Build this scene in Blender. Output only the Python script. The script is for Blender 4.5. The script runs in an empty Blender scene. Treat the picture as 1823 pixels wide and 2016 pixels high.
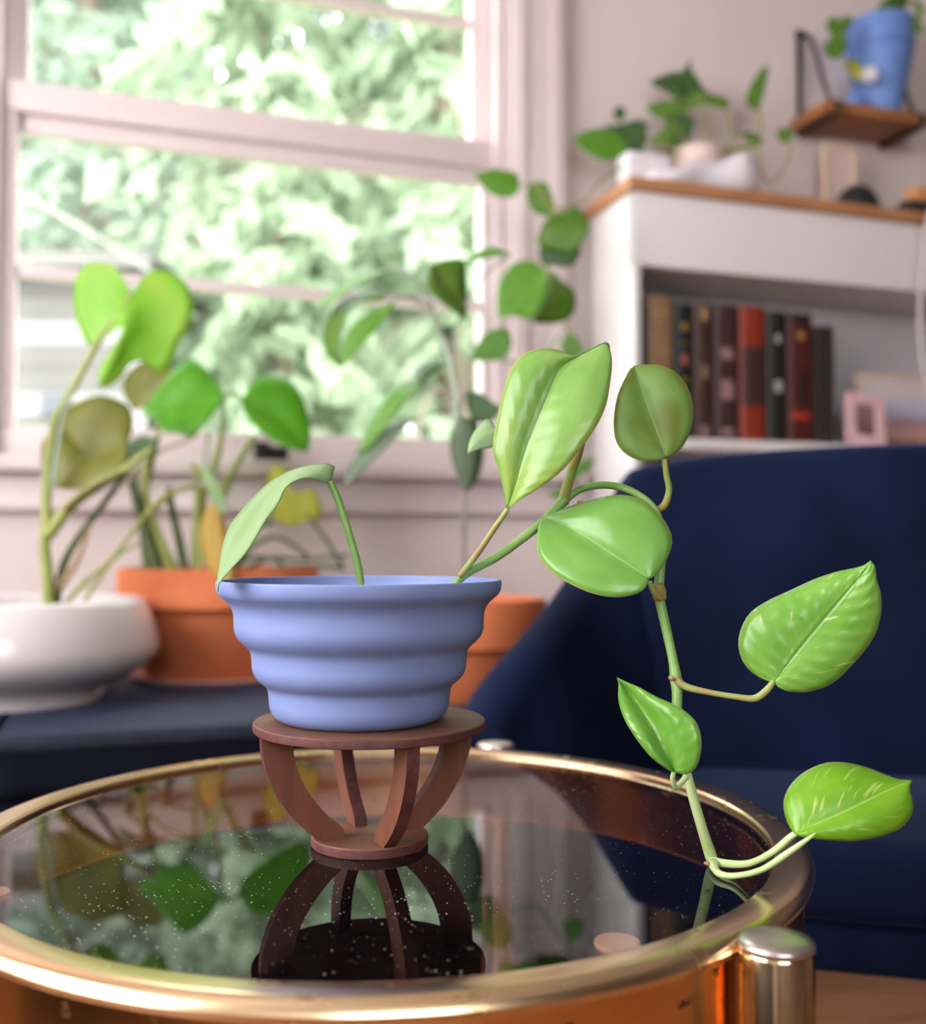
import bpy, bmesh, math, random
from mathutils import Vector, noise
random.seed(7)
sc = bpy.context.scene
COL = sc.collection

# ------------------------------------------------------------------ camera, sky, daylight, exposure
F = 2060.0                      # focal length in pixels of the 1823 x 2016 frame
PITCH = math.radians(1.8)
CZ = 0.6733                     # eye height
cam_d = bpy.data.cameras.new('camera')
cam = bpy.data.objects.new('camera', cam_d); COL.objects.link(cam)
cam.location = (0, 0, CZ); cam.rotation_euler = (math.radians(90) + PITCH, 0, 0)
cam_d.sensor_fit = 'HORIZONTAL'; cam_d.sensor_width = 36.0; cam_d.lens = F / 1823 * 36.0
cam_d.clip_start = 0.02; cam_d.clip_end = 200
cam_d.dof.use_dof = True; cam_d.dof.focus_distance = 0.515; cam_d.dof.aperture_fstop = 5.8
sc.camera = cam

UD = Vector((0.948, 0.319, 0)).normalized()      # along the window wall
ND = Vector((-UD.y, UD.x, 0))                    # out through the window
def W(s, t, z): return UD * s + ND * t + Vector((0, 0, z))
ROOM_A = math.atan2(UD.y, UD.x)

world = bpy.data.worlds.new('overcast_sky'); sc.world = world; world.use_nodes = True
wn = world.node_tree.nodes; wn.clear()
wo = wn.new('ShaderNodeOutputWorld'); wb = wn.new('ShaderNodeBackground')
wb.inputs['Color'].default_value = (0.93, 0.97, 1.0, 1); wb.inputs['Strength'].default_value = 5.2
world.node_tree.links.new(wb.outputs[0], wo.inputs[0])

def area(name, loc, rz, sx, sy, power, color=(1, 1, 1), portal=False):
    l = bpy.data.lights.new(name, 'AREA'); l.shape = 'RECTANGLE'; l.size = sx; l.size_y = sy
    l.energy = power; l.color = color
    if portal: l.cycles.is_portal = True
    o = bpy.data.objects.new(name, l); COL.objects.link(o); o.location = loc
    o.rotation_euler = (math.radians(90), 0, rz)
    return o
# daylight: sky portal in the window in view, and the sky light of the two windows beside / behind the camera
area('daylight_window_in_view', W(0.262, 2.10, CZ + 0.80), ROOM_A, 0.95, 1.3, 1, portal=True)
area('daylight_side_window', W(-1.46, 0.42, 1.45), ROOM_A + math.radians(90), 1.55, 1.35, 128, (1.0, 0.965, 0.95))
area('daylight_rear_window', W(-0.40, -2.34, 1.60), ROOM_A + math.radians(180), 1.6, 1.2, 6, (1.0, 0.93, 0.90))
sc.view_settings.view_transform = 'Standard'
try: sc.view_settings.look = 'None'
except Exception: pass
sc.view_settings.gamma = 1.0; sc.view_settings.use_curve_mapping = False
sc.view_settings.exposure = 0.88
sc.cycles.use_denoising = True
sc.cycles.max_bounces = 8; sc.cycles.transparent_max_bounces = 16; sc.cycles.adaptive_threshold = 0.015
sc.cycles.caustics_reflective = False; sc.cycles.caustics_refractive = False
sc.cycles.sample_clamp_indirect = 6.0

# ------------------------------------------------------------------ pixel -> place helpers (rays of the real camera)
CAM = Vector((0, 0, CZ))
FWD = Vector((0, math.cos(PITCH), math.sin(PITCH))); UPV = Vector((0, -math.sin(PITCH), math.cos(PITCH)))
def ray(px, py): return Vector(((px - 911.5) / F, 0, 0)) + UPV * (-(py - 1008.0) / F) + FWD
def P(px, py, Y):
    d = ray(px, py); return CAM + d * (Y / d.y)
def PT(px, py, t):
    d = ray(px, py); return CAM + d * (t / d.dot(ND))
def PZ(px, py, z):
    d = ray(px, py); return CAM + d * ((z - CZ) / d.z)
def st(v): return v.dot(UD), v.dot(ND)

# ------------------------------------------------------------------ materials
MATS = {}
def newmat(name):
    m = bpy.data.materials.new(name); m.use_nodes = True
    nt = m.node_tree; nt.nodes.clear()
    out = nt.nodes.new('ShaderNodeOutputMaterial'); b = nt.nodes.new('ShaderNodeBsdfPrincipled')
    nt.links.new(b.outputs[0], out.inputs[0]); MATS[name] = m
    return m, nt, b, out
def N(nt, typ, **kw):
    n = nt.nodes.new(typ)
    for k, v in kw.items(): setattr(n, k, v)
    return n
def coords(nt, scale=(1, 1, 1)):
    tc = N(nt, 'ShaderNodeTexCoord'); mp = N(nt, 'ShaderNodeMapping'); mp.inputs['Scale'].default_value = scale
    nt.links.new(tc.outputs['Object'], mp.inputs[0]); return mp.outputs[0]
def mat(name, c1, c2=None, rough=0.5, metal=0.0, scale=20, stretch=(1, 1, 1), bump=0.0, bscale=None, spec=0.5, sheen=0, coat=0, detail=4, contrast=(0.35, 0.65), sss=0):
    m, nt, b, out = newmat(name)
    b.inputs['Base Color'].default_value = (*c1, 1); b.inputs['Roughness'].default_value = rough
    b.inputs['Metallic'].default_value = metal; b.inputs['Specular IOR Level'].default_value = spec
    b.inputs['Coat Weight'].default_value = coat
    if sheen:
        b.inputs['Sheen Weight'].default_value = sheen; b.inputs['Sheen Roughness'].default_value = 0.35
        b.inputs['Sheen Tint'].default_value = (0.35, 0.5, 1.0, 1)
    co = coords(nt, stretch)
    nz = N(nt, 'ShaderNodeTexNoise'); nz.inputs['Scale'].default_value = scale; nz.inputs['Detail'].default_value = detail
    nt.links.new(co, nz.inputs['Vector'])
    if c2 is not None:
        r = N(nt, 'ShaderNodeValToRGB'); r.color_ramp.elements[0].position, r.color_ramp.elements[1].position = contrast
        r.color_ramp.elements[0].color = (*c1, 1); r.color_ramp.elements[1].color = (*c2, 1)
        nt.links.new(nz.outputs['Fac'], r.inputs[0]); nt.links.new(r.outputs[0], b.inputs['Base Color'])
    if bump:
        n2 = N(nt, 'ShaderNodeTexNoise'); n2.inputs['Scale'].default_value = bscale or scale * 2; n2.inputs['Detail'].default_value = 5
        nt.links.new(co, n2.inputs['Vector'])
        bp = N(nt, 'ShaderNodeBump'); bp.inputs['Strength'].default_value = bump; bp.inputs['Distance'].default_value = 0.002
        nt.links.new(n2.outputs['Fac'], bp.inputs['Height']); nt.links.new(bp.outputs[0], b.inputs['Normal'])
    return m
def wood(name, c1, c2, axis=0, freq=60, rough=0.45):
    s = [freq, freq, freq]; s[axis] = freq * 0.06
    return mat(name, c1, c2, rough=rough, scale=1.0, stretch=tuple(s), bump=0.08, bscale=2.0, contrast=(0.3, 0.7), detail=6)

mat('wall_paint', (0.76, 0.655, 0.63), (0.79, 0.685, 0.66), rough=0.75, scale=6, bump=0.25, bscale=160, spec=0.2)
mat('trim_paint', (0.71, 0.605, 0.60), (0.74, 0.635, 0.63), rough=0.4, scale=5, bump=0.03)
mat('ceiling_paint', (0.52, 0.47, 0.455), rough=0.8)
mat('fill_cut_taupe', (0.20, 0.15, 0.125), (0.22, 0.165, 0.14), rough=0.75, scale=6, bump=0.2, bscale=160, spec=0.2)  # dark tone given to the unseen walls to cut fill light
wood('floor_wood', (0.22, 0.09, 0.038), (0.34, 0.155, 0.07), axis=0, freq=22, rough=0.35)
mat('navy_velvet', (0.0013, 0.0034, 0.014), (0.0050, 0.0108, 0.040), rough=0.85, scale=6, stretch=(1, 1, 0.6), bump=0.25, bscale=420, spec=0.10, sheen=0.12)
mat('navy_lit_top', (0.014, 0.018, 0.036), (0.02, 0.025, 0.046), rough=0.7, scale=30, bump=0.3, bscale=500, spec=0.25, sheen=0.08)  # bench top: window light from above put into the colour
mat('navy_shaded', (0.0025, 0.0036, 0.010), (0.0035, 0.005, 0.013), rough=0.85, scale=30, bump=0.2, bscale=500, spec=0.12)  # bench front: its shade put into the colour
mat('seam_thread', (0.01, 0.015, 0.04), rough=0.8)
mat('blue_ceramic', (0.205, 0.268, 0.52), (0.222, 0.288, 0.55), rough=0.5, scale=60, bump=0.04, bscale=300, spec=0.4)
mat('blue_pot_glaze', (0.14, 0.26, 0.62), (0.16, 0.28, 0.65), rough=0.5, scale=12)
mat('white_glaze', (0.80, 0.74, 0.73), rough=0.18, spec=0.5, coat=0.3)
mat('terracotta', (0.56, 0.155, 0.06), (0.63, 0.185, 0.075), rough=0.75, scale=14, bump=0.12, bscale=120, spec=0.25)
mat('saucer_clay', (0.72, 0.40, 0.36), rough=0.5)
mat('soil', (0.02, 0.013, 0.008), (0.045, 0.03, 0.02), rough=0.95, scale=60, bump=0.9, bscale=90)
wood('walnut_face', (0.115, 0.042, 0.022), (0.21, 0.086, 0.046), axis=0, freq=120, rough=0.55)
wood('walnut_leg', (0.135, 0.042, 0.021), (0.20, 0.068, 0.035), axis=2, freq=120, rough=0.55)
mat('walnut_cut_edge', (0.075, 0.020, 0.019), (0.13, 0.042, 0.040), rough=0.6, scale=160, bump=0.1)
wood('oak_board', (0.40, 0.17, 0.065), (0.52, 0.25, 0.11), axis=0, freq=30, rough=0.5)
wood('shelf_board', (0.30, 0.105, 0.032), (0.42, 0.17, 0.06), axis=0, freq=26, rough=0.5)
mat('case_white', (0.83, 0.775, 0.77), (0.85, 0.80, 0.795), rough=0.35, scale=4)
mat('case_back', (0.56, 0.53, 0.56), rough=0.6)
mat('black_iron', (0.012, 0.011, 0.012), rough=0.5, spec=0.4)
mat('black_plastic', (0.012, 0.012, 0.016), rough=0.45)
mat('brass_post', (0.90, 0.68, 0.44), (0.82, 0.58, 0.34), rough=0.16, metal=1.0, scale=50, bump=0.02)
mat('chrome', (0.80, 0.74, 0.71), (0.62, 0.55, 0.52), rough=0.30, metal=1.0, scale=60, bump=0.03)
mat('page_paper', (0.62, 0.54, 0.42), (0.55, 0.47, 0.35), rough=0.9, scale=1, stretch=(900, 900, 3))
mat('gold_leaf', (0.75, 0.47, 0.10), rough=0.35, metal=0.6)
mat('silver_leaf', (0.55, 0.55, 0.58), rough=0.4, metal=0.3)
mat('pink_plastic', (0.80, 0.52, 0.55), rough=0.4)
mat('cream_card', (0.80, 0.62, 0.42), rough=0.6)
mat('porcelain', (0.86, 0.82, 0.86), rough=0.3)
mat('pink_clay', (0.78, 0.60, 0.55), rough=0.6)
mat('cord_white', (0.78, 0.70, 0.70), rough=0.5)
mat('tan_leather', (0.62, 0.28, 0.10), rough=0.5)
mat('petal', (0.95, 0.93, 0.97), rough=0.6)
mat('rug_wool', (0.62, 0.64, 0.64), (0.72, 0.73, 0.72), rough=0.95, scale=200, bump=0.5)
mat('rubber_pad', (0.75, 0.50, 0.42), rough=0.3)
mat('bark', (0.16, 0.12, 0.09), (0.30, 0.24, 0.19), rough=0.9, scale=6, stretch=(6, 6, 1), bump=0.8, bscale=14)
mat('pale_bark', (0.22, 0.21, 0.18), (0.30, 0.29, 0.26), rough=0.9, scale=9, bump=0.5)
mat('siding', (0.13, 0.117, 0.107), (0.155, 0.14, 0.128), rough=0.7, scale=3)
mat('siding_trim', (0.26, 0.25, 0.245), rough=0.6)
mat('dark_pane', (0.06, 0.065, 0.08), rough=0.1)
mat('lawn', (0.16, 0.26, 0.08), (0.26, 0.34, 0.14), rough=0.95, scale=2, bump=0.5)

def brass_mat(name, c1, c2, spot, rough, spot_scale, lo, hi):
    m, nt, b, out = newmat(name); b.inputs['Metallic'].default_value = 1.0
    co = coords(nt)
    nz = N(nt, 'ShaderNodeTexNoise'); nz.inputs['Scale'].default_value = 9; nz.inputs['Detail'].default_value = 5
    nt.links.new(co, nz.inputs['Vector'])
    r = N(nt, 'ShaderNodeValToRGB'); r.color_ramp.elements[0].color = (*c1, 1); r.color_ramp.elements[1].color = (*c2, 1)
    r.color_ramp.elements[0].position = 0.35; r.color_ramp.elements[1].position = 0.65
    nt.links.new(nz.outputs['Fac'], r.inputs[0])
    n2 = N(nt, 'ShaderNodeTexNoise'); n2.inputs['Scale'].default_value = spot_scale; n2.inputs['Detail'].default_value = 3
    nt.links.new(co, n2.inputs['Vector'])
    r2 = N(nt, 'ShaderNodeValToRGB'); r2.color_ramp.elements[0].position = lo; r2.color_ramp.elements[1].position = hi
    r2.color_ramp.elements[0].color = (0, 0, 0, 1); r2.color_ramp.elements[1].color = (1, 1, 1, 1)
    nt.links.new(n2.outputs['Fac'], r2.inputs[0])
    mx = N(nt, 'ShaderNodeMix', data_type='RGBA'); nt.links.new(r2.outputs[0], mx.inputs['Factor'])
    nt.links.new(r.outputs[0], mx.inputs['A']); mx.inputs['B'].default_value = (*spot, 1)
    nt.links.new(mx.outputs['Result'], b.inputs['Base Color'])
    mr = N(nt, 'ShaderNodeMapRange'); mr.inputs['To Min'].default_value = rough; mr.inputs['To Max'].default_value = 0.5
    nt.links.new(r2.outputs[0], mr.inputs['Value']); nt.links.new(mr.outputs[0], b.inputs['Roughness'])
    return m
brass_mat('brass_rim', (0.82, 0.58, 0.33), (0.88, 0.68, 0.44), (0.42, 0.28, 0.14), 0.22, 70, 0.62, 0.74)
brass_mat('copper_apron', (0.96, 0.50, 0.19), (0.97, 0.56, 0.25), (0.12, 0.06, 0.035), 0.20, 85, 0.66, 0.71)

def glass_mat(name, tint, ior, dust=False):
    m, nt, b, out = newmat(name); nt.nodes.remove(b)
    tr = N(nt, 'ShaderNodeBsdfTransparent'); tr.inputs[0].default_value = (*tint, 1)
    gl = N(nt, 'ShaderNodeBsdfGlossy'); gl.inputs['Roughness'].default_value = 0.0
    fr = N(nt, 'ShaderNodeFresnel'); fr.inputs[0].default_value = ior
    ge = N(nt, 'ShaderNodeNewGeometry')
    iv = N(nt, 'ShaderNodeMath', operation='SUBTRACT'); iv.inputs[0].default_value = 1.0
    nt.links.new(ge.outputs['Backfacing'], iv.inputs[1])
    ml = N(nt, 'ShaderNodeMath', operation='MULTIPLY'); nt.links.new(fr.outputs[0], ml.inputs[0]); nt.links.new(iv.outputs[0], ml.inputs[1])
    mx = N(nt, 'ShaderNodeMixShader'); nt.links.new(ml.outputs[0], mx.inputs[0]); nt.links.new(tr.outputs[0], mx.inputs[1]); nt.links.new(gl.outputs[0], mx.inputs[2])
    last = mx.outputs[0]
    if dust:
        co = coords(nt)
        vo = N(nt, 'ShaderNodeTexVoronoi'); vo.inputs['Scale'].default_value = 640; nt.links.new(co, vo.inputs['Vector'])
        nz = N(nt, 'ShaderNodeTexNoise'); nz.inputs['Scale'].default_value = 14; nt.links.new(co, nz.inputs['Vector'])
        sep = N(nt, 'ShaderNodeSeparateColor'); nt.links.new(vo.outputs['Color'], sep.inputs[0])
        # a few cells hold a speck, of a size that differs from cell to cell
        sz = N(nt, 'ShaderNodeMath', operation='MULTIPLY_ADD'); nt.links.new(sep.outputs[0], sz.inputs[0]); sz.inputs[1].default_value = 1.3; sz.inputs[2].default_value = -0.92
        s2 = N(nt, 'ShaderNodeMath', operation='MULTIPLY'); nt.links.new(sz.outputs[0], s2.inputs[0]); nt.links.new(nz.outputs['Fac'], s2.inputs[1])
        lt = N(nt, 'ShaderNodeMath', operation='LESS_THAN'); nt.links.new(vo.outputs['Distance'], lt.inputs[0]); nt.links.new(s2.outputs[0], lt.inputs[1])
        lm = N(nt, 'ShaderNodeMath', operation='MULTIPLY'); nt.links.new(lt.outputs[0], lm.inputs[0]); nt.links.new(iv.outputs[0], lm.inputs[1])
        df = N(nt, 'ShaderNodeBsdfDiffuse'); df.inputs[0].default_value = (0.8, 0.76, 0.72, 1)
        m2 = N(nt, 'ShaderNodeMixShader'); nt.links.new(lm.outputs[0], m2.inputs[0]); nt.links.new(last, m2.inputs[1]); nt.links.new(df.outputs[0], m2.inputs[2])
        last = m2.outputs[0]
    nt.links.new(last, out.inputs[0]); return m
glass_mat('window_glass', (0.97, 0.98, 0.98), 1.12)
glass_mat('smoked_glass', (0.80, 0.74, 0.68), 1.72, dust=True)

def leaf_mat(name, c1, c2, vein, edge=None, varieg=None, var_amt=0.0, rough=0.32, transl=0.25, bump=0.35, nscale=9.0, seed=0.0, blotch=None):
    m, nt, b, out = newmat(name)
    uv = N(nt, 'ShaderNodeUVMap'); uv.uv_map = 'UVMap'
    sp = N(nt, 'ShaderNodeSeparateXYZ'); nt.links.new(uv.outputs[0], sp.inputs[0])
    def M(op, a, bb=None, c=None):
        n = N(nt, 'ShaderNodeMath', operation=op)
        for i, x in enumerate((a, bb, c)):
            if x is None: continue
            if isinstance(x, (int, float)): n.inputs[i].default_value = x
            else: nt.links.new(x, n.inputs[i])
        return n.outputs[0]
    u = sp.outputs[0]; av = M('ABSOLUTE', M('SUBTRACT', sp.outputs[1], 0.5))     # 0 .. 0.5
    cv = N(nt, 'ShaderNodeCombineXYZ'); nt.links.new(u, cv.inputs[0]); nt.links.new(sp.outputs[1], cv.inputs[1]); cv.inputs[2].default_value = seed
    nz = N(nt, 'ShaderNodeTexNoise'); nz.inputs['Scale'].default_value = nscale * 0.5; nz.inputs['Detail'].default_value = 4
    nt.links.new(cv.outputs[0], nz.inputs['Vector'])
    r = N(nt, 'ShaderNodeValToRGB'); r.color_ramp.elements[0].position = 0.36; r.color_ramp.elements[1].position = 0.64
    r.color_ramp.elements[0].color = (*c1, 1); r.color_ramp.elements[1].color = (*c2, 1); nt.links.new(nz.outputs['Fac'], r.inputs[0])
    col = r.outputs[0]
    def mixc(fac, a, bcol):
        mx = N(nt, 'ShaderNodeMix', data_type='RGBA'); nt.links.new(fac, mx.inputs['Factor']); nt.links.new(a, mx.inputs['A'])
        mx.inputs['B'].default_value = (*bcol, 1); return mx.outputs['Result']
    lat = M('SINE', M('SUBTRACT', M('MULTIPLY', u, 66.0), M('MULTIPLY', av, 30.0)))
    if varieg is not None:
        st_ = N(nt, 'ShaderNodeMapping'); st_.inputs['Scale'].default_value = (1, 1, 1)
        cc = N(nt, 'ShaderNodeCombineXYZ')
        nt.links.new(M('MULTIPLY', M('SUBTRACT', u, M('MULTIPLY', av, 0.9)), 26.0), cc.inputs[0]); nt.links.new(M('MULTIPLY', sp.outputs[1], 5.0), cc.inputs[1]); cc.inputs[2].default_value = seed * 3.1
        n3 = N(nt, 'ShaderNodeTexNoise'); n3.inputs['Scale'].default_value = 0.8; n3.inputs['Detail'].default_value = 3; nt.links.new(cc.outputs[0], n3.inputs['Vector'])
        col = mixc(M('MULTIPLY', M('SMOOTH_MIN', 1.0, M('MAXIMUM', 0.0, M('MULTIPLY', M('SUBTRACT', n3.outputs['Fac'], 0.64 - var_amt), 14.0)), 0.05), 0.75), col, varieg)
    if blotch is not None:
        n4 = N(nt, 'ShaderNodeTexNoise'); n4.inputs['Scale'].default_value = 1.6; n4.inputs['Detail'].default_value = 2
        cw = N(nt, 'ShaderNodeCombineXYZ'); nt.links.new(u, cw.inputs[0]); nt.links.new(sp.outputs[1], cw.inputs[1]); cw.inputs[2].default_value = seed + 5.0
        nt.links.new(cw.outputs[0], n4.inputs['Vector'])
        mr = N(nt, 'ShaderNodeMapRange'); mr.inputs['From Min'].default_value = 0.48; mr.inputs['From Max'].default_value = 0.68; nt.links.new(n4.outputs['Fac'], mr.inputs['Value'])
        col = mixc(mr.outputs[0], col, blotch)
    if edge is not None:
        col = mixc(M('GREATER_THAN', av, 0.485), col, edge)
    col = mixc(M('MULTIPLY', M('LESS_THAN', av, 0.012), 0.75), col, vein)
    nt.links.new(col, b.inputs['Base Color'])
    b.inputs['Roughness'].default_value = rough; b.inputs['Specular IOR Level'].default_value = 0.5
    if bump:
        nb = N(nt, 'ShaderNodeTexNoise'); nb.inputs['Scale'].default_value = 11; nt.links.new(cv.outputs[0], nb.inputs['Vector'])
        h = M('ADD', M('MULTIPLY', lat, M('MULTIPLY', nb.outputs['Fac'], 0.3)), M('MULTIPLY', M('MINIMUM', av, 0.03), 18.0))
        bp = N(nt, 'ShaderNodeBump'); bp.inputs['Strength'].default_value = bump; bp.inputs['Distance'].default_value = 0.0012
        nt.links.new(h, bp.inputs['Height']); nt.links.new(bp.outputs[0], b.inputs['Normal'])
    if transl:
        tl = N(nt, 'ShaderNodeBsdfTranslucent'); nt.links.new(col, tl.inputs[0])
        ms = N(nt, 'ShaderNodeMixShader'); ms.inputs[0].default_value = transl
        nt.links.new(b.outputs[0], ms.inputs[1]); nt.links.new(tl.outputs[0], ms.inputs[2]); nt.links.new(ms.outputs[0], out.inputs[0])
    return m
YEL = (0.62, 0.72, 0.22)
leaf_mat('leaf_hero', (0.22, 0.44, 0.085), (0.28, 0.50, 0.12), (0.09, 0.24, 0.03), edge=(0.45, 0.48, 0.10), rough=0.27, seed=1, blotch=(0.36, 0.50, 0.10))
leaf_mat('leaf_hero_blotched', (0.21, 0.40, 0.085), (0.27, 0.46, 0.11), (0.36, 0.50, 0.2), edge=(0.45, 0.45, 0.08), rough=0.42, seed=2.6, blotch=(0.20, 0.26, 0.03), bump=0.12)
leaf_mat('leaf_hero_smooth', (0.17, 0.41, 0.07), (0.21, 0.46, 0.09), (0.34, 0.52, 0.2), edge=(0.42, 0.45, 0.10), rough=0.24, seed=3.3, bump=0.1)
leaf_mat('leaf_variegated', (0.17, 0.42, 0.05), (0.23, 0.48, 0.075), (0.09, 0.25, 0.03), edge=(0.30, 0.46, 0.14), varieg=YEL, var_amt=0.0, rough=0.25, seed=4.4, bump=0.6)
leaf_mat('leaf_variegated_bright', (0.17, 0.42, 0.015), (0.22, 0.48, 0.025), (0.42, 0.62, 0.14), edge=(0.35, 0.5, 0.08), varieg=YEL, var_amt=0.04, rough=0.33, seed=6.1, bump=0.25)
leaf_mat('leaf_glossy', (0.15, 0.40, 0.045), (0.21, 0.46, 0.07), (0.34, 0.52, 0.12), edge=(0.30, 0.46, 0.14), varieg=YEL, var_amt=-0.02, rough=0.2, seed=9.4)
leaf_mat('leaf_pale', (0.32, 0.50, 0.22), (0.38, 0.56, 0.27), (0.45, 0.6, 0.3), rough=0.4, seed=7.7, bump=0.1, transl=0.35)
leaf_mat('monstera_bright', (0.27, 0.60, 0.035), (0.34, 0.66, 0.06), (0.40, 0.55, 0.08), rough=0.4, seed=1.2, transl=0.45, bump=0.15, blotch=(0.44, 0.66, 0.10))
leaf_mat('monstera_vivid', (0.10, 0.40, 0.008), (0.14, 0.46, 0.015), (0.2, 0.45, 0.04), rough=0.4, seed=2.2, transl=0.3, bump=0.2)
leaf_mat('monstera_olive', (0.17, 0.185, 0.018), (0.22, 0.225, 0.03), (0.26, 0.26, 0.05), rough=0.45, seed=3.2, transl=0.25, bump=0.15)
leaf_mat('leaf_deep', (0.04, 0.105, 0.02), (0.06, 0.14, 0.03), (0.08, 0.18, 0.05), rough=0.4, seed=4.2, transl=0.2, bump=0.15)
leaf_mat('leaf_mid', (0.12, 0.33, 0.022), (0.17, 0.40, 0.04), (0.12, 0.28, 0.04), rough=0.4, seed=5.2, transl=0.35, bump=0.15)
leaf_mat('leaf_grey_green', (0.07, 0.12, 0.055), (0.10, 0.155, 0.075), (0.12, 0.18, 0.1), rough=0.5, seed=5.8, transl=0.15, bump=0.1)
leaf_mat('leaf_pothos_dim', (0.085, 0.21, 0.016), (0.13, 0.28, 0.03), (0.2, 0.32, 0.06), rough=0.38, seed=6.2, transl=0.25, bump=0.15, blotch=(0.17, 0.28, 0.05))
leaf_mat('leaf_dying', (0.66, 0.40, 0.10), (0.60, 0.46, 0.10), (0.5, 0.4, 0.12), rough=0.6, seed=7.2, transl=0.3, bump=0.2)
leaf_mat('leaf_yellowing', (0.42, 0.46, 0.03), (0.50, 0.50, 0.05), (0.5, 0.5, 0.1), rough=0.5, seed=8.2, transl=0.3, bump=0.2)
mat('stem_green', (0.17, 0.35, 0.07), (0.24, 0.42, 0.11), rough=0.4, scale=40)
mat('stem_pale', (0.45, 0.60, 0.24), (0.52, 0.66, 0.32), rough=0.4, scale=40)
mat('stem_olive', (0.22, 0.30, 0.03), (0.36, 0.30, 0.10), rough=0.45, scale=60)
mat('stem_brown_green', (0.30, 0.22, 0.045), (0.24, 0.36, 0.07), rough=0.5, scale=70)
mat('petiole_tan', (0.30, 0.40, 0.11), (0.36, 0.25, 0.09), rough=0.45, scale=80)
mat('sheath_tan', (0.36, 0.24, 0.12), rough=0.6)
mat('stem_dark', (0.045, 0.075, 0.015), (0.09, 0.12, 0.03), rough=0.5, scale=30)
mat('stem_monstera', (0.24, 0.30, 0.05), (0.36, 0.40, 0.10), rough=0.4, scale=16)
mat('stem_grey', (0.20, 0.19, 0.16), (0.27, 0.26, 0.21), rough=0.7, scale=60)
mat('stem_mint', (0.40, 0.50, 0.38), rough=0.5)
mat('leaf_tip_brown', (0.12, 0.03, 0.012), rough=0.8)
def tree_leaf(name, c, c2):
    m, nt, b, out = newmat(name)
    oi = N(nt, 'ShaderNodeNewGeometry'); r = N(nt, 'ShaderNodeValToRGB')
    r.color_ramp.elements[0].color = (*c, 1); r.color_ramp.elements[1].color = (*c2, 1)
    nt.links.new(oi.outputs['Random Per Island'], r.inputs[0]); nt.links.new(r.outputs[0], b.inputs['Base Color'])
    b.inputs['Roughness'].default_value = 0.6
    tl = N(nt, 'ShaderNodeBsdfTranslucent'); nt.links.new(r.outputs[0], tl.inputs[0])
    ms = N(nt, 'ShaderNodeMixShader'); ms.inputs[0].default_value = 0.55
    nt.links.new(b.outputs[0], ms.inputs[1]); nt.links.new(tl.outputs[0], ms.inputs[2]); nt.links.new(ms.outputs[0], out.inputs[0])
tree_leaf('foliage_light', (0.34, 0.42, 0.28), (0.50, 0.58, 0.42))
tree_leaf('foliage_mid', (0.28, 0.35, 0.26), (0.44, 0.51, 0.40))
tree_leaf('foliage_grey', (0.30, 0.34, 0.30), (0.42, 0.46, 0.41))

# ------------------------------------------------------------------ mesh helpers
BASE = {}
def tag(o, label=None, cat=None, group=None, kind=None):
    if label: o['label'] = label
    if cat: o['category'] = cat
    if group: o['group'] = group
    if kind: o['kind'] = kind
    return o
def thing(name, loc, label, cat, group=None):
    o = bpy.data.objects.new(name, None); COL.objects.link(o); o.location = loc; o.empty_display_size = 0.02
    BASE[o.name] = Vector(loc); return tag(o, label, cat, group)
def mk(name, verts, faces, m, parent=None, smooth=True, origin=None, uvs=None, smooth_angle=None):
    """world-space verts -> one mesh object (a child keeps its thing's origin)"""
    off = BASE[parent.name] if parent is not None else (Vector(origin) if origin is not None else Vector((0, 0, 0)))
    me = bpy.data.meshes.new(name)
    me.from_pydata([tuple(Vector(v) - off) for v in verts], [], faces)
    if uvs is not None:
        ul = me.uv_layers.new(name='UVMap')
        for lp in me.loops: ul.data[lp.index].uv = uvs[lp.vertex_index]
    me.validate(clean_customdata=False)
    bm = bmesh.new(); bm.from_mesh(me); bmesh.ops.remove_doubles(bm, verts=bm.verts, dist=1e-6)
    bmesh.ops.recalc_face_normals(bm, faces=bm.faces) if uvs is None else None
    for f in bm.faces: f.smooth = smooth
    bm.to_mesh(me); bm.free()
    if smooth and smooth_angle is not None: me.set_sharp_from_angle(angle=math.radians(smooth_angle))
    me.materials.append(MATS[m])
    o = bpy.data.objects.new(name, me); COL.objects.link(o)
    if parent is not None: o.parent = parent
    else: o.location = off
    BASE[o.name] = off
    return o
def xform_box(c, ax, ay, az, hx, hy, hz):
    c = Vector(c); v = []
    for sx in (-1, 1):
        for sy in (-1, 1):
            for sz in (-1, 1): v.append(c + ax * hx * sx + ay * hy * sy + az * hz * sz)
    f = [(0, 1, 3, 2), (4, 6, 7, 5), (0, 4, 5, 1), (2, 3, 7, 6), (0, 2, 6, 4), (1, 5, 7, 3)]
    return v, f
EX, EY, EZ = Vector((1, 0, 0)), Vector((0, 1, 0)), Vector((0, 0, 1))
def bevel(o, w, seg=2):
    bm = bmesh.new(); bm.from_mesh(o.data)
    bmesh.ops.bevel(bm, geom=bm.edges[:], offset=w, segments=seg, affect='EDGES', profile=0.6)
    for f in bm.faces: f.smooth = True
    bm.to_mesh(o.data); bm.free(); o.data.set_sharp_from_angle(angle=math.radians(40)); return o
def obox(name, c, axes, half, m, parent=None, bev=0.0, seg=2, origin=None):
    v, f = xform_box(c, axes[0], axes[1], axes[2], *half)
    o = mk(name, v, f, m, parent, smooth=False, origin=origin)
    return bevel(o, bev, seg) if bev else o
RA = (UD, ND, EZ)
def rbox(name, s0, s1, t0, t1, z0, z1, m, parent=None, bev=0.0, seg=2, origin=None):
    return obox(name, W((s0 + s1) / 2, (t0 + t1) / 2, (z0 + z1) / 2), RA, ((s1 - s0) / 2, (t1 - t0) / 2, (z1 - z0) / 2), m, parent, bev, seg, origin)
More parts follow.
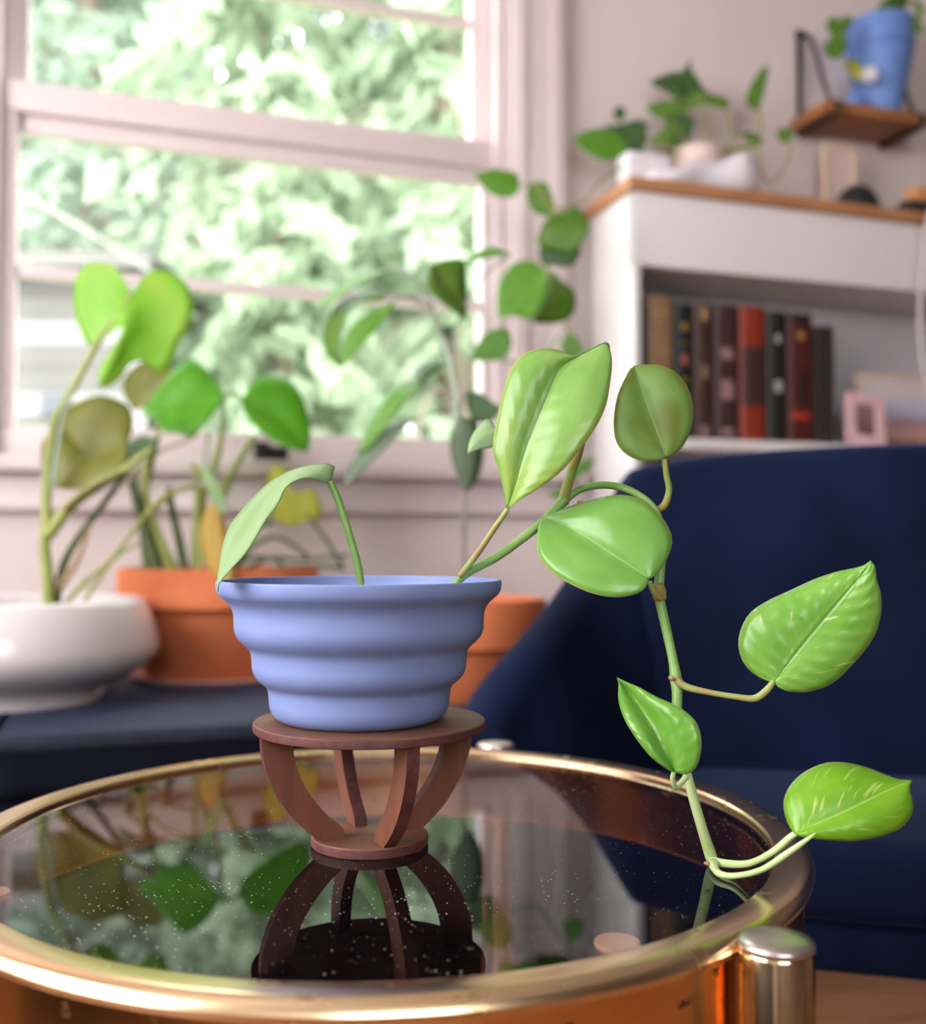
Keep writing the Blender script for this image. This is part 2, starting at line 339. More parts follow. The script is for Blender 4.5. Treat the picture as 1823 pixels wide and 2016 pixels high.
def lathe(name, c, prof, m, parent=None, seg=72, closed=False, smooth_angle=35, origin=None):
    """prof: (r, z) list; closed joins last to first (a ring)"""
    c = Vector(c); v = []; f = []; n = len(prof)
    for r, z in prof:
        for k in range(seg):
            a = 2 * math.pi * k / seg; v.append(c + Vector((r * math.cos(a), r * math.sin(a), z)))
    rng = n if closed else n - 1
    for i in range(rng):
        j = (i + 1) % n
        for k in range(seg):
            l = (k + 1) % seg; f.append((i * seg + k, i * seg + l, j * seg + l, j * seg + k))
    if not closed:
        if prof[0][0] > 1e-5: f.append(tuple(range(seg))[::-1])
        if prof[-1][0] > 1e-5: f.append(tuple((n - 1) * seg + k for k in range(seg)))
    return mk(name, v, f, m, parent, smooth=True, smooth_angle=smooth_angle, origin=origin)
def catmull(pts, per=8):
    out = []; n = len(pts)
    for i in range(n - 1):
        p0 = pts[max(i - 1, 0)]; p1 = pts[i]; p2 = pts[i + 1]; p3 = pts[min(i + 2, n - 1)]
        for k in range(per):
            t = k / per
            out.append([0.5 * ((2 * b) + (-a + c) * t + (2 * a - 5 * b + 4 * c - d) * t * t + (-a + 3 * b - 3 * c + d) * t ** 3) for a, b, c, d in zip(p0, p1, p2, p3)])
    out.append(list(pts[-1])); return out
def tube(name, pts, m, parent=None, seg=10, per=6, origin=None, flat=1.0):
    """pts: (Vector, radius)"""
    q = catmull([(*p, r) for p, r in pts], per); v = []; f = []
    up = Vector((0.31, 0.2, 0.93)).normalized(); prev = None
    for i, a in enumerate(q):
        p = Vector(a[:3]); d = (Vector(q[min(i + 1, len(q) - 1)][:3]) - Vector(q[max(i - 1, 0)][:3])).normalized()
        s = d.cross(up) if prev is None else prev - d * prev.dot(d)
        if s.length < 1e-6: s = d.orthogonal()
        s.normalize(); prev = s; b = d.cross(s)
        for k in range(seg):
            an = 2 * math.pi * k / seg; v.append(p + (s * math.cos(an) * flat + b * math.sin(an)) * max(a[3], 1e-5))
    for i in range(len(q) - 1):
        for k in range(seg):
            l = (k + 1) % seg; f.append((i * seg + k, i * seg + l, (i + 1) * seg + l, (i + 1) * seg + k))
    f.append(tuple(range(seg))[::-1]); f.append(tuple((len(q) - 1) * seg + k for k in range(seg)))
    return mk(name, v, f, m, parent, origin=origin)
def ptube(name, pts, m, parent, seg=10, per=6, flat=1.0):
    """pts: (px, py, depth, width in pixels)"""
    return tube(name, [(P(x, y, Y), w * 0.5 * Y / F) for x, y, Y, w in pts], m, parent, seg, per, flat=flat)
def resample(pts, n):
    L = [0.0]
    for a, b in zip(pts, pts[1:]): L.append(L[-1] + math.hypot(b[0] - a[0], b[1] - a[1]))
    out = []; j = 0
    for i in range(n):
        d = L[-1] * i / (n - 1)
        while j < len(pts) - 2 and L[j + 1] < d: j += 1
        k = (d - L[j]) / max(L[j + 1] - L[j], 1e-9); k = min(max(k, 0), 1)
        out.append(tuple(pts[j][c] + (pts[j + 1][c] - pts[j][c]) * k for c in (0, 1)))
    return out
def leaf(parent, mid, left, right, Y, m, mu=None, eB=0.0, eM=0.0, eT=0.0, eL=0.0, eR=0.0, bulge=0.0, rows=18, cols=5, name='leaf', rev=False, thick=0.0007):
    """a leaf blade: midrib and both margins (base to tip) at their own depths, cupped across"""
    g = 0.84 if Y < 0.9 else 1.15
    eB, eM, eT, eL, eR, bulge = (e * g for e in (eB, eM, eT, eL, eR, bulge))
    A = resample([tuple(p) for p in catmull([tuple(p) for p in mid], 6)], rows)
    if mu:                                                  # where along the margins each midrib point belongs
        A = []
        for i in range(rows):
            u = i / (rows - 1); k = max(j for j in range(len(mu) - 1) if mu[j] <= u); w = (u - mu[k]) / (mu[k + 1] - mu[k])
            A.append(tuple(mid[k][c] + (mid[k + 1][c] - mid[k][c]) * w for c in (0, 1)))
    le = catmull([tuple(p) for p in [mid[0]] + list(left) + [mid[-1]]], 5); ri = catmull([tuple(p) for p in [mid[0]] + list(right) + [mid[-1]]], 5)
    Lp = resample([tuple(p) for p in le], rows); Rp = resample([tuple(p) for p in ri], rows)
    V = []; UV = []
    for i in range(rows):
        u = i / (rows - 1)
        dm = Y + eB * (1 - u) ** 2 + eM * 4 * u * (1 - u) + eT * u * u
        s = math.sin(math.pi * u) ** 0.6 if 0 < u < 1 else 0.0
        pm, pl, pr = P(*A[i], dm), P(*Lp[i], dm + eL * s), P(*Rp[i], dm + eR * s)
        for k in range(-cols, cols + 1):
            t = abs(k) / cols; e = pl if k < 0 else pr
            p = pm + (e - pm) * t
            nrm = (CAM - p).normalized()
            V.append(p + nrm * bulge * math.sin(math.pi * t) * s); UV.append((u, 0.5 + 0.5 * k / cols))
    nc = 2 * cols + 1; fs = []
    for i in range(rows - 1):
        for k in range(nc - 1):
            a = i * nc + k
            q = (a, a + 1, a + nc + 1, a + nc); fs.append(q if not rev else q[::-1])
    o = mk(name, V, fs, m, parent, uvs=UV)
    sm = o.modifiers.new('thickness', 'SOLIDIFY'); sm.thickness = thick * Y / 0.65; sm.offset = 0
    return o
def zz(x0, y0, s): return lambda pts: [(x0 + a / s, y0 + b / s) for a, b in pts]
Z6 = zz(850, 640, 3.038); Z7 = zz(1150, 1050, 2.7088); Z3 = zz(0, 480, 2.191); Z4 = zz(580, 300, 2.371); Z1 = zz(1100, 0, 2.5214)

# ------------------------------------------------------------------ the room
SL, SR, TB, TF, HC = -1.45, 3.2, -2.3, 1.913, 2.5        # left / right / back / front faces, ceiling height
WS0, WS1, WZ0, WZ1 = -0.215, 0.742, CZ + 0.150, CZ + 1.46  # opening of the window in view
def wall_hole(name, p, q, a0, a1, z0, z1, d, m='wall_paint'):
    """a wall from plan point p to q, thickness vector d, with an opening from a0 to a1 along it"""
    p, q = Vector(p), Vector(q); e = (q - p).normalized(); L = (q - p).length
    xs = (0, a0, a1, L); zs = (0, z0, z1, HC); v = []; f = []
    for k in (0, 1):
        for z in zs:
            for x in xs: v.append(p + e * x + d * k + EZ * z)
    ix = lambda k, i, j: k * 16 + j * 4 + i
    for j in range(3):
        for i in range(3):
            if (i, j) == (1, 1): continue
            f.append((ix(0, i, j), ix(0, i + 1, j), ix(0, i + 1, j + 1), ix(0, i, j + 1)))
            f.append((ix(1, i, j), ix(1, i, j + 1), ix(1, i + 1, j + 1), ix(1, i + 1, j)))
    ring = [(1, 1), (2, 1), (2, 2), (1, 2)]
    outer = [(0, 0), (1, 0), (2, 0), (3, 0), (3, 1), (3, 2), (3, 3), (2, 3), (1, 3), (0, 3), (0, 2), (0, 1)]
    for lst in (ring, outer):
        for a, b in zip(lst, lst[1:] + lst[:1]): f.append((ix(0, *a), ix(1, *a), ix(1, *b), ix(0, *b)))
    return tag(mk(name, v, f, m, smooth=False), kind='structure')
wall_hole('wall_front', W(SL - 0.12, TF, 0), W(SR + 0.12, TF, 0), WS0 - SL + 0.12, WS1 - SL + 0.12, WZ0, WZ1, ND * 0.14)
wall_hole('wall_left', W(SL, TB, 0), W(SL, TF, 0), -0.38 - TB, 1.22 - TB, 0.75, 2.15, UD * -0.12)
wall_hole('wall_back', W(SL - 0.12, TB, 0), W(SR + 0.12, TB, 0), -1.20 - SL + 0.12, 0.40 - SL + 0.12, 1.0, 2.2, ND * -0.12, 'fill_cut_taupe')
tag(rbox('wall_right', SR, SR + 0.12, TB, TF, 0, HC, 'fill_cut_taupe'), kind='structure')
tag(rbox('ceiling', SL - 0.12, SR + 0.12, TB - 0.12, TF + 0.14, HC, HC + 0.1, 'ceiling_paint'), kind='structure')
fl = tag(rbox('floor', SL - 0.12, SR + 0.12, TB - 0.12, TF + 0.14, -0.10, -0.016, 'floor_wood', origin=W(0, 0, 0)), kind='structure')
fl.location = (0, 0, 0)
BASE[fl.name] = Vector((0, 0, 0))
pl_mesh = {}
wd = 0.085
for i in range(int((TF - TB) / wd) + 1):
    t0 = TF - (i + 1) * wd
    ssplit = [SL, SL + 0.8 + 1.1 * random.random()]
    while ssplit[-1] < SR - 1.6: ssplit.append(ssplit[-1] + 1.35)
    ssplit.append(SR)
    for a, b in zip(ssplit, ssplit[1:]):
        rbox('plank', a + 0.0008, b - 0.0008, max(t0, TB) + 0.0008, t0 + wd - 0.0008, -0.016, 0, 'floor_wood', parent=fl, bev=0.0012, seg=1)
for nm, a in (('baseboard_front', (SL, SR, TF - 0.014, TF)), ('baseboard_back', (SL, SR, TB, TB + 0.014))):
    tag(rbox(nm, *a, 0.0, 0.11, 'trim_paint', bev=0.003), kind='structure')

sb_ = thing('unseen_sideboard', W(-1.24, -0.1, 0), 'low dark sideboard out of view, added for a dark reflection in the table brass', 'sideboard')  # unseen piece, added to darken the reflection in the table side
rbox('carcass', -1.43, -1.06, -1.0, 0.75, 0.06, 0.60, 'black_plastic', sb_, 0.004)
rbox('top_board', -1.44, -1.05, -1.01, 0.76, 0.601, 0.625, 'walnut_face', sb_, 0.003)
for k in range(3): rbox('door', -1.06, -1.042, -0.98 + k * 0.575, -0.42 + k * 0.575, 0.08, 0.59, 'black_plastic', sb_, 0.003)
for a in (-1.40, -1.10):
    for b in (-0.95, 0.70): rbox('foot', a - 0.02, a + 0.02, b - 0.02, b + 0.02, 0, 0.06, 'black_iron', sb_)
rg = rbox('unseen_rug', -0.95, -0.22, -1.30, -0.62, 0.0005, 0.010, 'rug_wool', None, 0.003, origin=W(-0.58, -0.96, 0))  # unseen, added to put a pale patch into the brass reflection
tag(rg, 'pale grey rug behind the camera, added for a pale reflection in the table brass', 'rug')

# window in view: casing, jambs, two sashes with rails, stiles and muntins, panes, stool and apron
win = thing('window_1', W(0.26, TF, WZ0), None, None); win['kind'] = 'structure'
def wpart(n, s0, s1, t0, t1, z0, z1, bev=0.003, m='trim_paint', par=None): return rbox(n, s0, s1, t0, t1, z0, z1, m, parent=par or win, bev=bev)
for sd in (0, 1):
    s_in = WS1 if sd else WS0
    sg = 1 if sd else -1
    def ss(a, b): return (s_in + a, s_in + b) if sd else (s_in - b, s_in - a)
    wpart('jamb', *ss(-0.012, 0.0), TF - 0.004, TF + 0.14, WZ0, WZ1)
    wpart('casing', *ss(0.0, 0.104), TF - 0.020, TF, WZ0 - 0.02, WZ1 + 0.10, 0.004)
    wpart('casing_bead', *ss(0.012, 0.028), TF - 0.026, TF - 0.020, WZ0, WZ1, 0.003)
    wpart('casing_bead', *ss(0.076, 0.104), TF - 0.034, TF - 0.020, WZ0 - 0.02, WZ1 + 0.10, 0.005)
    wpart('stop_bead', *ss(-0.030, -0.012), TF + 0.0, TF + 0.016, WZ0, WZ1, 0.003)
wpart('head_casing', WS0 - 0.11, WS1 + 0.11, TF - 0.022, TF, WZ1, WZ1 + 0.11, 0.004)
wpart('head_jamb', WS0, WS1, TF, TF + 0.14, WZ1 - 0.012, WZ1)
wpart('stool', WS0 - 0.14, WS1 + 0.14, TF - 0.055, TF + 0.05, CZ + 0.122, CZ + 0.150, 0.006)
wpart('sill', WS0, WS1, TF + 0.05, TF + 0.17, CZ + 0.115, CZ + 0.145, 0.004)
wpart('apron', WS0 - 0.10, WS1 + 0.10, TF - 0.018, TF, CZ + 0.058, CZ + 0.122, 0.004)
wpart('apron_bead', WS0 - 0.10, WS1 + 0.10, TF - 0.026, TF - 0.016, CZ + 0.058, CZ + 0.078, 0.003)
gs0, gs1 = -0.158, 0.688
# lower sash (inner track)
t0, t1 = TF + 0.018, TF + 0.056
wpart('bottom_rail', WS0 + 0.013, WS1 - 0.013, t0, t1, CZ + 0.150, CZ + 0.205, 0.004)
wpart('meeting_rail', WS0 + 0.013, WS1 - 0.013, t0 - 0.004, t1, CZ + 0.748, CZ + 0.800, 0.004)
wpart('meeting_rail', gs0 - 0.01, gs1 + 0.01, t0 + 0.014, t1, CZ + 0.716, CZ + 0.748, 0.003)
for a, b in ((WS0 + 0.013, gs0), (gs1, WS1 - 0.013)): wpart('stile', a, b, t0, t1, CZ + 0.205, CZ + 0.748, 0.004)
wpart('muntin', gs0, gs1, t0 + 0.004, t1 - 0.006, CZ + 0.462, CZ + 0.482, 0.004)
for z0, z1 in ((CZ + 0.205, CZ + 0.462), (CZ + 0.482, CZ + 0.716)):
    wpart('pane', gs0 - 0.002, gs1 + 0.002, t0 + 0.018, t0 + 0.021, z0, z1, 0, 'window_glass')
# upper sash (outer track)
t0, t1 = TF + 0.062, TF + 0.098
wpart('meeting_rail', WS0 + 0.013, WS1 - 0.013, t0, t1, CZ + 0.752, CZ + 0.798, 0.004)
for a, b in ((WS0 + 0.013, gs0 + 0.012), (gs1 - 0.006, WS1 - 0.013)): wpart('stile', a, b, t0, t1, CZ + 0.798, CZ + 1.40, 0.004)
wpart('muntin', gs0, gs1, t0 + 0.004, t1 - 0.006, CZ + 1.050, CZ + 1.070, 0.004)
wpart('top_rail', WS0 + 0.013, WS1 - 0.013, t0, t1, CZ + 1.40, CZ + 1.448, 0.004)
for z0, z1 in ((CZ + 0.798, CZ + 1.050), (CZ + 1.070, CZ + 1.40)):
    wpart('pane', gs0 - 0.002, gs1 + 0.002, t0 + 0.018, t0 + 0.021, z0, z1, 0, 'window_glass')
# the two windows out of frame that light the room: frames with cross bars
for nm, p0, ax, nn, half, cz, hz in (('window_2', W(SL - 0.06, 0.42, 1.45), ND, UD, 0.80, 1.45, 0.70), ('window_3', W(-0.40, TB - 0.06, 1.6), UD, ND, 0.80, 1.6, 0.60)):
    w2 = thing(nm, p0, None, None); w2['kind'] = 'structure'
    for k in (-1, 0, 1): obox('stile', p0 + ax * (half - 0.02) * k, (ax, nn, EZ), (0.025, 0.03, hz), 'trim_paint', w2, 0.004)
    for k in (-1, 0, 1): obox('rail', p0 + EZ * (hz - 0.02) * k, (ax, nn, EZ), (half, 0.028, 0.025), 'trim_paint', w2, 0.004)

# ------------------------------------------------------------------ outdoors
g = tag(rbox('ground', -14, 16, 2.2, 26, -0.9, -0.8, 'lawn'), kind='structure')
def tree(label, px, Y, h, cr, m, n_br, n_leaf, leaf_s, seed, droop=0.6, low=0.12):
    rd = random.Random(seed); x = (px - 911) / F * Y; b = Vector((x, Y, -0.8))
    t = thing('garden_tree', b, label, 'tree', 'trees outside the window')
    tube('trunk', [(b, h * 0.022), (b + Vector((0.05, 0, h * 0.4)), h * 0.016), (b + Vector((-0.04, 0.03, h * 0.75)), h * 0.009), (b + Vector((0, 0, h)), h * 0.002)], 'bark', t, 8, 3)
    V = []; Fc = []; BV = []; BF = []
    for i in range(n_br):
        hf = low + (1 - low) * (i + rd.random()) / n_br
        az = i * 2.399 + rd.random() * 0.6; ln = cr * (1.02 - hf) ** 0.7 * (0.75 + 0.4 * rd.random())
        o = b + Vector((0, 0, h * hf)); d = Vector((math.cos(az), math.sin(az), 0)); sd = Vector((-d.y, d.x, 0))
        pts = [o + d * ln * k / 4 + EZ * (0.10 * ln * math.sin(k * 0.8) - droop * ln * (k / 4) ** 2) for k in range(5)]
        r0 = 0.012 * ln + 0.006; bi = len(BV)
        for k, p in enumerate(pts):
            r = r0 * (1 - k / 4.4)
            for a in range(4): BV.append(p + sd * r * math.cos(a * 1.571) + EZ * r * math.sin(a * 1.571))
        for k in range(4):
            for a in range(4): BF.append((bi + k * 4 + a, bi + k * 4 + (a + 1) % 4, bi + k * 4 + 4 + (a + 1) % 4, bi + k * 4 + 4 + a))
        for j in range(int(n_leaf * (0.95 if i % 3 else 0.45))):
            u = rd.random() ** 0.75; k = min(int(u * 4), 3); fr = u * 4 - k
            p = pts[k].lerp(pts[k + 1], fr); wdt = ln * 0.34 * (1.1 - u) + 0.05
            p = p + sd * rd.uniform(-wdt, wdt) + EZ * (-abs(rd.gauss(0, 0.10)) * ln * 0.7 - 0.02) + d * rd.uniform(-0.08, 0.08)
            s = leaf_s * rd.uniform(0.7, 1.6)
            a1 = (d * rd.uniform(-0.3, 1) + sd * rd.uniform(-1, 1) - EZ * rd.uniform(0.1, 1.1)).normalized()
            a2 = a1.cross(Vector((rd.uniform(-1, 1), rd.uniform(-1, 1), rd.uniform(0.2, 1)))).normalized()
            q = len(V); V += [p - a1 * s, p - a2 * s * 0.45, p + a1 * s, p + a2 * s * 0.45]; Fc.append((q, q + 1, q + 2, q + 3))
    tag(mk('branches', BV, BF, 'bark', t), kind='stuff')
    # leaves are far too many and too small to count: one part
    me = bpy.data.meshes.new('foliage'); me.from_pydata([tuple(v - b) for v in V], [], Fc); me.materials.append(MATS[m])
    fo = bpy.data.objects.new('foliage', me); COL.objects.link(fo); fo.parent = t; BASE[fo.name] = b; fo['kind'] = 'stuff'
    return t
tree('drooping light green tree filling the middle of the window', 520, 6.4, 7.0, 2.1, 'foliage_light', 64, 95, 0.10, 11)
tree('pale green tree low behind the middle of the lower sash', 560, 5.2, 3.9, 1.0, 'foliage_light', 40, 80, 0.085, 12)
tree('grey green tree at the upper left of the window', 170, 7.6, 8.0, 2.3, 'foliage_mid', 60, 90, 0.11, 13)
tree('feathery green tree beside the right window jamb', 880, 6.2, 6.6, 1.9, 'foliage_light', 60, 90, 0.10, 14)
tree('darker green tree deep in the garden, right of centre', 720, 10.0, 8.6, 2.9, 'foliage_grey', 60, 85, 0.15, 15)
tree('darker green tree deep in the garden, left of centre', 330, 10.8, 9.2, 3.0, 'foliage_grey', 60, 85, 0.15, 16)
tree('farthest tree, seen between the two big trees', 30, 11.5, 9.0, 3.0, 'foliage_grey', 56, 80, 0.16, 17)
tree('farthest tree, behind the right side of the window', 1080, 11.5, 9.4, 3.2, 'foliage_mid', 56, 80, 0.16, 18)
# neighbour's house low at the left, with clapboards
hb = P(60, 700, 5.4); hx = hb.x
hs = thing('neighbour_house', Vector((hx, 5.4, -0.8)), 'pale clapboard house outside the lower left of the window', 'house')
htop = P(100, 548, 5.4).z; hx1 = P(262, 700, 5.4).x; hx0 = hx1 - 3.2; hc = (hx0 + hx1) / 2
v, f = xform_box((hc, 6.0, (htop - 0.8) / 2), EX, EY, EZ, 1.6, 0.55, (htop + 0.8) / 2); mk('wall', v, f, 'siding', hs, smooth=False)
k = 0
while -0.72 + k * 0.125 < htop - 0.05:
    v, f = xform_box((hc, 5.432, -0.72 + k * 0.125), EX, Vector((0, 0.98, 0.2)), Vector((0, -0.2, 0.98)), 1.6, 0.010, 0.060)
    mk('clapboard', v, f, 'siding_trim' if k % 3 == 2 else 'siding', hs, smooth=False); k += 1
v, f = xform_box((hx1 + 0.02, 5.43, (htop - 0.8) / 2), EX, EY, EZ, 0.05, 0.035, (htop + 0.8) / 2); mk('corner_board', v, f, 'siding_trim', hs, smooth=False)
v, f = xform_box((hc, 5.95, htop + 0.05), EX, EY, EZ, 1.75, 0.75, 0.04); mk('roof_edge', v, f, 'siding', hs, smooth=False)
wv = P(105, 797, 5.38)
v, f = xform_box((wv.x, 5.40, wv.z), EX, EY, EZ, 0.065, 0.02, 0.050); mk('vent', v, f, 'dark_pane', hs, smooth=False)
# a bare pale branch leaning across the lower sash
tag(tube('bare_branch', [(P(-330, 250, 4.3), 0.016), (P(-120, 320, 4.2), 0.014), (P(60, 395, 4.1), 0.012), (P(170, 455, 4.05), 0.010), (P(290, 532, 4.0), 0.007), (P(330, 570, 4.0), 0.003)], 'pale_bark', None, 8, 6), 'bare pale branch leaning outside the lower sash', 'branch')

# ------------------------------------------------------------------ window bench with navy cushions
BZ = CZ - 0.2083
be = thing('window_bench', W(-0.4, 1.5, 0), 'long navy upholstered bench under the window', 'bench')
b_t0, b_t1, b_s0, b_s1 = 1.243, 1.880, -1.40, 0.60
rbox('base', b_s0, b_s1, b_t0 + 0.012, b_t1, 0.05, BZ - 0.075, 'navy_shaded', be, 0.012, 3)
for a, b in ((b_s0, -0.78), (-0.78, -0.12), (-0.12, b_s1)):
    cu = rbox('seat_cushion', a + 0.002, b - 0.002, b_t0 + 0.004, b_t1, BZ - 0.073, BZ - 0.008, 'navy_shaded', be, 0.018, 4)
    rbox('lit_top_sheet', a + 0.002, b - 0.002, b_t0, b_t1, BZ - 0.020, BZ, 'navy_lit_top', cu, 0.009, 4)  # added sheet, lighter than the body to imitate light on the cushion top
for a in (b_s0 + 0.05, b_s1 - 0.05):
    for b in (b_t0 + 0.06, b_t1 - 0.06): lathe('foot', W(a, b, 0), [(0.016, 0), (0.022, 0.05)], 'black_iron', be, 16)

# ------------------------------------------------------------------ round brass and glass table
TZ = 0.52
TC = Vector((-0.0445, 0.5826, TZ)); TR = 0.2225
def Q(pr, k=1.0 / 1.2): return [(r * k, z * k) for r, z in pr]
tb = thing('side_table', Vector((TC.x, TC.y, 0)), 'round brass side table with a smoked glass top', 'table')
lathe('apron', TC, [(TR - 0.005, -0.050), (TR - 0.003, -0.052), (TR - 0.001, -0.050), (TR - 0.001, -0.009), (TR - 0.005, -0.009)], 'copper_apron', tb, 160, True)
lathe('rim', TC, [(TR - 0.0150, -0.0075), (TR + 0.001, -0.0095), (TR + 0.0033, -0.0082), (TR + 0.0042, -0.0055), (TR + 0.0033, -0.0027), (TR + 0.0008, -0.0008), (TR - 0.003, 0.0), (TR - 0.0140, -0.0008), (TR - 0.0150, -0.002)], 'brass_rim', tb, 180, True)
lathe('glass_ledge', TC, [(TR - 0.0180, -0.0115), (TR - 0.005, -0.0115), (TR - 0.005, -0.0098), (TR - 0.0180, -0.0098)], 'brass_rim', tb, 128, True)
lathe('glass_top', TC, [(0, -0.0095), (TR - 0.0155, -0.0095), (TR - 0.0155, -0.0038), (0, -0.0038)], 'smoked_glass', tb, 128, smooth_angle=30)
lathe('lower_band', TC + Vector((0, 0, -0.36)), [(TR - 0.010, 0), (TR - 0.002, 0), (TR - 0.002, 0.03), (TR - 0.010, 0.03)], 'copper_apron', tb, 96, True)
for ang in (-46, 73, 193):
    a = math.radians(ang); c = TC + Vector((math.cos(a), math.sin(a), 0)) * (TR + 0.0165)
    po = lathe('post', Vector((c.x, c.y, 0)), [(0.0142, 0.0), (0.0142, TZ - 0.004), (0.0138, TZ - 0.003)], 'brass_post', tb, 48)
    lathe('cap', c, Q([(0.0, -0.004), (0.0160, -0.0035), (0.0174, -0.0025), (0.0176, -0.0010), (0.0168, 0.0006), (0.012, 0.0016), (0.006, 0.0020), (0.0, 0.0021)]), 'chrome', po, 48, smooth_angle=60)
for px, py in ((1215, 1852), (-22, 1757), (1330, 1560)):
    c = PZ(px, py, TZ - 0.0097)
    lathe('support_pad', Vector((c.x, c.y, TZ - 0.0122)), Q([(0.0, 0.0), (0.0110, 0.0), (0.0116, 0.0015), (0.0112, 0.0029), (0.0, 0.0030)]), 'rubber_pad', tb, 28)

# ------------------------------------------------------------------ walnut plant stand
GZ = TZ - 0.0038
SC = PZ(728, 1637, GZ + 0.006); SC.z = GZ
ST = thing('plant_stand', SC, 'small walnut plant stand with curved legs on the glass', 'plant stand')
SH = (CZ - 0.1105 / 1.2) - GZ
RS = 225 * SC.y / F
tk = 0.0047
d1 = lathe('top_disc', SC, [(0, SH - tk), (RS - 0.0006, SH - tk), (RS, SH - tk + 0.0005), (RS, SH - 0.0005), (RS - 0.0006, SH), (0, SH)], 'walnut_face', ST, 96, smooth_angle=30)
RB_ = 0.0306; bk_ = 0.0052
d2 = lathe('base_disc', SC, [(0, 0), (RB_ - 0.0005, 0), (RB_, 0.0005), (RB_, bk_ - 0.0005), (RB_ - 0.0005, bk_), (0, bk_)], 'walnut_face', ST, 80, smooth_angle=30)
lathe('disc_edge', SC, [(RS + 0.0001, SH - tk + 0.0006), (RS + 0.0003, SH - tk / 2), (RS + 0.0001, SH - 0.0006), (RS - 0.001, SH - 0.0006), (RS - 0.001, SH - tk + 0.0006)], 'walnut_cut_edge', d1, 96, True)
lathe('disc_edge', SC, [(RB_ + 0.0001, 0.0006), (RB_ + 0.0003, bk_ / 2), (RB_ + 0.0001, bk_ - 0.0006), (RB_ - 0.001, bk_ - 0.0006), (RB_ - 0.001, 0.0006)], 'walnut_cut_edge', d2, 80, True)
outer = [(0.0698, (SH - tk) * 1.2), (0.0690, 0.060), (0.0665, 0.050), (0.0628, 0.0405), (0.0575, 0.0310), (0.0510, 0.0220), (0.0430, 0.0138), (0.0355, 0.0075), (0.0335, bk_ * 1.2)]
inner = [(0.0508, (SH - tk) * 1.2), (0.0500, 0.060), (0.0480, 0.0515), (0.0445, 0.0430), (0.0395, 0.0345), (0.0335, 0.0265), (0.0265, 0.0190), (0.0190, 0.0125), (0.0175, bk_ * 1.2)]
for ang in (24, 114, 203, 296):
    a = math.radians(ang); dr = Vector((math.cos(a), math.sin(a), 0)); tg = Vector((-dr.y, dr.x, 0)); th = 0.0034
    oc = catmull([(*p,) for p in Q(outer)], 4); ic = catmull([(*p,) for p in Q(inner)], 4); V = []; Fc = []
    for (ro, zo), (ri, zi) in zip(oc, ic):
        for r, z, k in ((ro, zo, -1), (ro, zo, 1), (ri, zi, 1), (ri, zi, -1)): V.append(SC + dr * r + tg * th * k + EZ * z)
    n = len(oc)
    for i in range(n - 1):
        for k in range(4): Fc.append((i * 4 + k, i * 4 + (k + 1) % 4, i * 4 + 4 + (k + 1) % 4, i * 4 + 4 + k))
    Fc += [(3, 2, 1, 0), tuple(4 * (n - 1) + k for k in range(4))]
    lg = mk('leg', V, Fc, 'walnut_leg', ST, smooth=True, smooth_angle=30)
    lg.data.materials.append(MATS['walnut_cut_edge'])
    for p in lg.data.polygons:
        if abs(p.normal.dot(tg)) < 0.5: p.material_index = 1

# ------------------------------------------------------------------ stepped blue bowl planter
k5 = SC.y / F / 2.805
prof = [(778, 170), (776, 212), (762, 243), (732, 270), (706, 296), (688, 330), (682, 370), (680, 428), (666, 468), (640, 500), (612, 525), (593, 553), (586, 598), (583, 645), (570, 680), (545, 710), (515, 735), (500, 760), (494, 800), (489, 850), (472, 890), (445, 915), (412, 930)]
BC = Vector((P(708.5, 1400, SC.y).x, SC.y, SC.z + SH))
out_p = [tuple(q) for q in catmull([(r * k5, (930 - y) * k5) for r, y in prof][::-1], 4)]
in_p = [(max(r - 0.0026, 0.02), z) for r, z in out_p if z > 0.008][::-1]
pl_prof = [(0, 0.0)] + [(0.8 * out_p[0][0], 0.0)] + out_p + [(out_p[-1][0] - 0.0003, out_p[-1][1] + 0.0004), (out_p[-1][0] - 0.0023, out_p[-1][1] + 0.0004)] + in_p + [(0, 0.008)]
bw = thing('bowl_planter', BC, 'periwinkle blue stepped ceramic bowl on the walnut stand', 'planter')
lathe('bowl', BC, pl_prof, 'blue_ceramic', bw, 128, smooth_angle=60)
lathe('soil', BC, Q([(0, 0.050), (0.0645, 0.050), (0.0665, 0.056), (0.04, 0.0595), (0, 0.0605)]), 'soil', bw, 48)

# ------------------------------------------------------------------ the pothos in the bowl
po = thing('pothos_plant', Vector((BC.x, BC.y, BC.z + 0.048)), 'leafy vine trailing from the blue bowl down to the glass', 'plant')
YB = SC.y
# main vine, node to node
ptube('vine_stem', [(860, 1215, YB - 0.0042, 15), (905, 1140, YB - 0.0083, 17), (985, 1092, YB - 0.0100, 17), (1060, 1035, YB - 0.0100, 18), (1092, 1005, YB - 0.0083, 20), (1112, 982, YB - 0.0067, 23)], 'stem_green', po)
ptube('vine_stem', [(1108, 990, YB - 0.0067, 24), (1116, 960, YB - 0.0050, 21), (1128, 920, YB, 19), (1140, 890, YB + 0.0083, 16), (1150, 850, YB + 0.0100, 12)], 'stem_brown_green', po)
ptube('vine_stem', [(1112, 985, YB - 0.0033, 15), (1145, 962, YB - 0.0033, 15), (1195, 955, YB - 0.0083, 15), (1245, 968, YB - 0.0150, 15), (1288, 1002, YB - 0.0183, 15), (1306, 1060, YB - 0.0200, 16), (1300, 1120, YB - 0.0217, 19), (1297, 1160, YB - 0.0233, 22)], 'stem_green', po)
ptube('vine_node', [(1292, 1150, YB - 0.0250, 26), (1297, 1165, YB - 0.0250, 30), (1300, 1182, YB - 0.0250, 24)], 'stem_brown_green', po, per=4)
